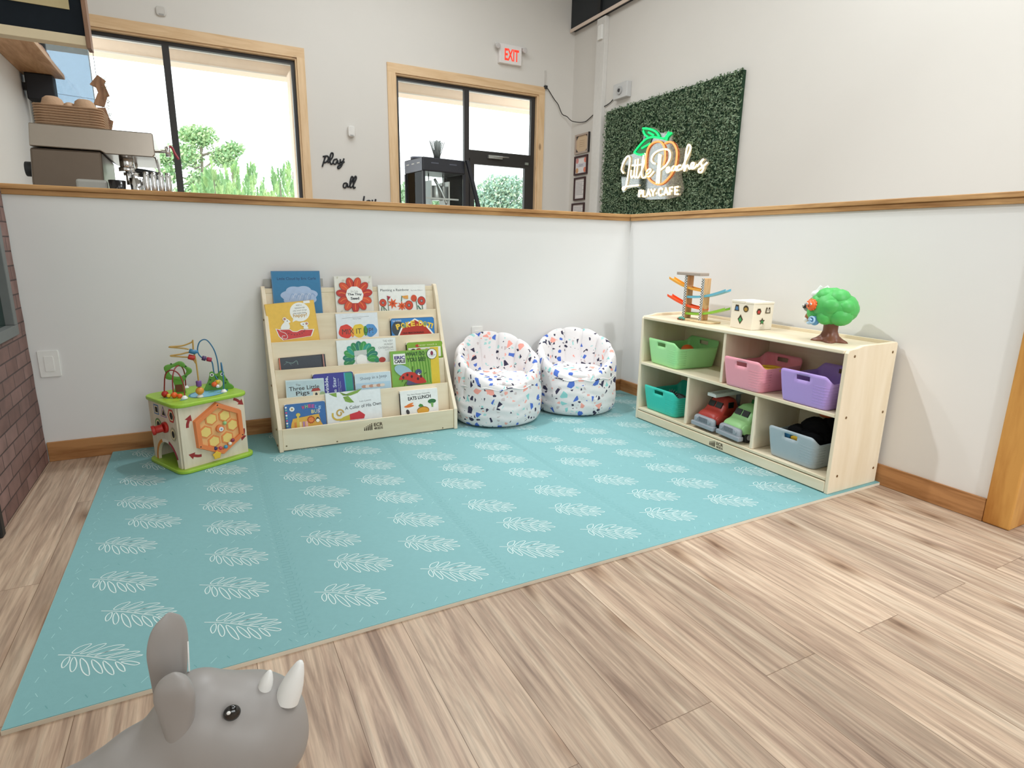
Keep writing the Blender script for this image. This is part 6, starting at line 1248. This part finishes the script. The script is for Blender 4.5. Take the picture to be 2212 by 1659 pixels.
GLY = {'P': ([[(0, 0), (0, 1), (.8, 1), (1, .78), (.8, .5), (0, .5)]],), 'L': ([[(0, 1), (0, 0), (.9, 0)]],), 'A': ([[(0, 0), (.5, 1), (1, 0)], [(.2, .35), (.8, .35)]],), 'Y': ([[(0, 1), (.5, .5), (1, 1)], [(.5, .5), (.5, 0)]],), 'C': ([[(1, .85), (.6, 1), (.15, .85), (0, .5), (.15, .15), (.6, 0), (1, .15)]],), 'F': ([[(0, 0), (0, 1), (.9, 1)], [(0, .52), (.7, .52)]],), 'E': ([[(.9, 0), (0, 0), (0, 1), (.9, 1)], [(0, .52), (.7, .52)]],), '.': ([[(.4, .35), (.6, .35)]],)}
for ch, u0, u1 in (('P', .02, .085), ('L', .125, .185), ('A', .215, .315), ('Y', .33, .43), ('.', .445, .475), ('C', .515, .61), ('A', .645, .745), ('F', .785, .855), ('E', .905, .985)):
    b = MB()
    for s in GLY[ch][0]:
        pts = []
        for gx, gy in s:
            u = u0 + (u1 - u0) * gx; v = .10 + .80 * gy
            y = (p00[0] * (1 - u) + p10[0] * u) * v + (p01[0] * (1 - u) + p11[0] * u) * (1 - v); z = (p00[1] * (1 - u) + p10[1] * u) * v + (p01[1] * (1 - u) + p11[1] * u) * (1 - v); pts.append((NX, y, z))
        b.tube(pts, .0105, NW, 8, sm=0 if ch != 'C' else 3)
    b.build('neon_letter', t)

# ================================================================ OUTSIDE
def foliage(name, lab, x, y, z0, parts_, seed, cols, leaf=.09, n=2600, catg='tree'):
    t = thing(name, lab, catg, (x, y, z0), 0, 'trees outside the windows'); rg = random.Random(seed); BKM = P('bark_pale', '8b8173', .9)
    b = MB(); top = max(p[2] for p in parts_); b.tube([(0, 0, 0), (.03, 0, top * .35), (-.03, 0, top * .7), (0, 0, top)], lambda u: .09 * (1 - .75 * u), BKM, 8)
    for px, py, pz, r in parts_: b.tube([(0, 0, max(0, pz - r * .9)), (px * .5, py * .5, pz - r * .35), (px, py, pz)], lambda u: .035 * (1 - .7 * u), BKM, 6)
    b.build('branches', t)
    b = MB(); ms = [P('tree_' + c, c, .8, .1, .2, 3) for c in cols]  # pale leaf colours have the outdoor haze painted in
    tot = sum(p[3] ** 2 for p in parts_)
    for px, py, pz, r in parts_:
        for k in range(int(n * r * r / tot)):
            d = Vector((rg.gauss(0, 1), rg.gauss(0, 1), rg.gauss(0, 1))).normalized() * r * rg.uniform(.35, 1.05); p = Vector((px, py, pz)) + Vector((d.x, d.y, d.z * .7)); q = Vector((rg.uniform(-1, 1), rg.uniform(-1, 1), rg.uniform(-1, 1))).normalized(); s = q.orthogonal().normalized() * leaf * rg.uniform(.5, 1.1); v = q.cross(s) * .55
            b.add([p - s, p + v, p + s, p - v], [(0, 1, 2, 3)], ms[k % len(ms)])
    o = b.build('foliage', t, flip=None); o['kind'] = 'stuff'; return t
foliage('broad_tree', 'big airy green tree outside the left window, right of the mullion', -2.2, 16.6, 0, [(-.95, 0, 3.2, .32), (-.45, 0, 3.3, .50), (.0, 0, 3.85, .45), (.55, 0, 3.35, .42), (-.3, .2, 3.9, .3), (.85, 0, 3.6, .28), (-.9, 0, 2.8, .35), (0, 0, 2.6, .55), (.5, 0, 2.3, .5), (-.6, 0, 2.1, .5), (.2, 0, 1.8, .6)], 2, ('a9c795', '8fb585', 'bcd2a0'), .07, 8000)
def pine(x, y, h, seed, lab):
    t = thing('young_pine', lab, 'tree', (x, y, 0), 0, 'trees outside the windows'); rg = random.Random(seed); b = MB(); b.cyl((0, 0, 0), (0, 0, h), .04, P('bark_pale', '8b8173', .9), .01, 6)
    b.build('trunk', t); b = MB(); mt = [P('needle_a', '9cc48c', .8, .1, .2, 3), P('needle_b', 'bcd89a', .8, .1, .2, 3)]  # light needle greens stand in for haze over the trees
    for c in range(60):
        u = rg.random() ** .7; a = rg.uniform(0, 6.28); r = .04 + .62 * u * rg.uniform(.4, 1); base = Vector((math.cos(a) * r, math.sin(a) * r, h * (1.06 - u * .36) - rg.uniform(.1, .3))); H_ = rg.uniform(.18, .36); lean = Vector((math.cos(a) * .18, math.sin(a) * .18, 1)).normalized()
        for k in range(60):
            f = rg.random(); p = base + lean * H_ * f; b2 = rg.uniform(0, 6.28); d = (lean + Vector((math.cos(b2), math.sin(b2), 0)) * rg.uniform(.3, .9)).normalized(); q = d.orthogonal().normalized() * .014; l_ = rg.uniform(.07, .15) * (1.1 - f * .5); b.add([p - q, p + q, p + d * l_], [(0, 1, 2)], mt[c % 2])
    o = b.build('needles', t, flip=None); o['kind'] = 'stuff'
for k, (x, y, h, lab) in enumerate(((-2.10, 11.7, 2.40, 'young pine beside the mullion outside the left window'), (-1.65, 13.1, 2.60, 'second young pine from the left outside the left window'), (-1.15, 14.6, 2.80, 'middle young pine outside the left window'), (-.75, 11.7, 2.42, 'fourth young pine from the left outside the left window'), (-.25, 13.2, 2.72, 'tall young pine near the right edge of the left window'), (.25, 14.9, 2.65, 'last young pine at the right edge of the left window'))): pine(x, y, h, 40 + k, lab)
foliage('round_tree', 'round grey green tree seen through the entrance door glass', 7.4, 17.0, 0, [(0, 0, 2.95, .75), (-.6, 0, 2.5, .6), (.6, 0, 3.1, .6), (-.9, 0, 2.0, .7), (.2, 0, 2.0, .9), (1.0, 0, 2.3, .7)], 5, ('a3c0b0', '92b09c', 'c0d2b4'), .08, 8000)
foliage('pale_tree', 'low pale tree behind the popcorn machine glass', 3.6, 15.2, 0, [(0, 0, 2.5, .55), (-.8, 0, 2.3, .5), (.7, 0, 2.3, .55), (-1.3, 0, 2.2, .45), (1.3, 0, 2.0, .5)], 8, ('b4cdaa', 'a3c09c'), .08, 4200)
for k, (z0_, z1_) in enumerate(((7.1, 6.3), (6.5, 5.75), (5.7, 5.0))):
    b = MB(); pts = [(-9.12 + 1.945 * i, 30, z0_ + (z1_ - z0_) * i / 16 - .25 * math.sin(math.pi * i / 16)) for i in range(17)]; b.tube(pts, .010, P('wire_grey', 'aab1b6', .6), 5, sm=0)
    tag(b.build('power_line'), ('highest', 'middle', 'lowest')[k] + ' of the three thin power lines crossing the sky', 'power line', 'power lines outside')
for x in (-9.2, 22.08):
    b = MB(); b.cyl((x, 30, 0), (x, 30, 8), .1, P('bark_pale', '8b8173', .9), n=12); tag(b.build('utility_pole'), 'wooden utility pole outside at the %s end of the power lines' % ('left' if x < 0 else 'right'), 'pole')
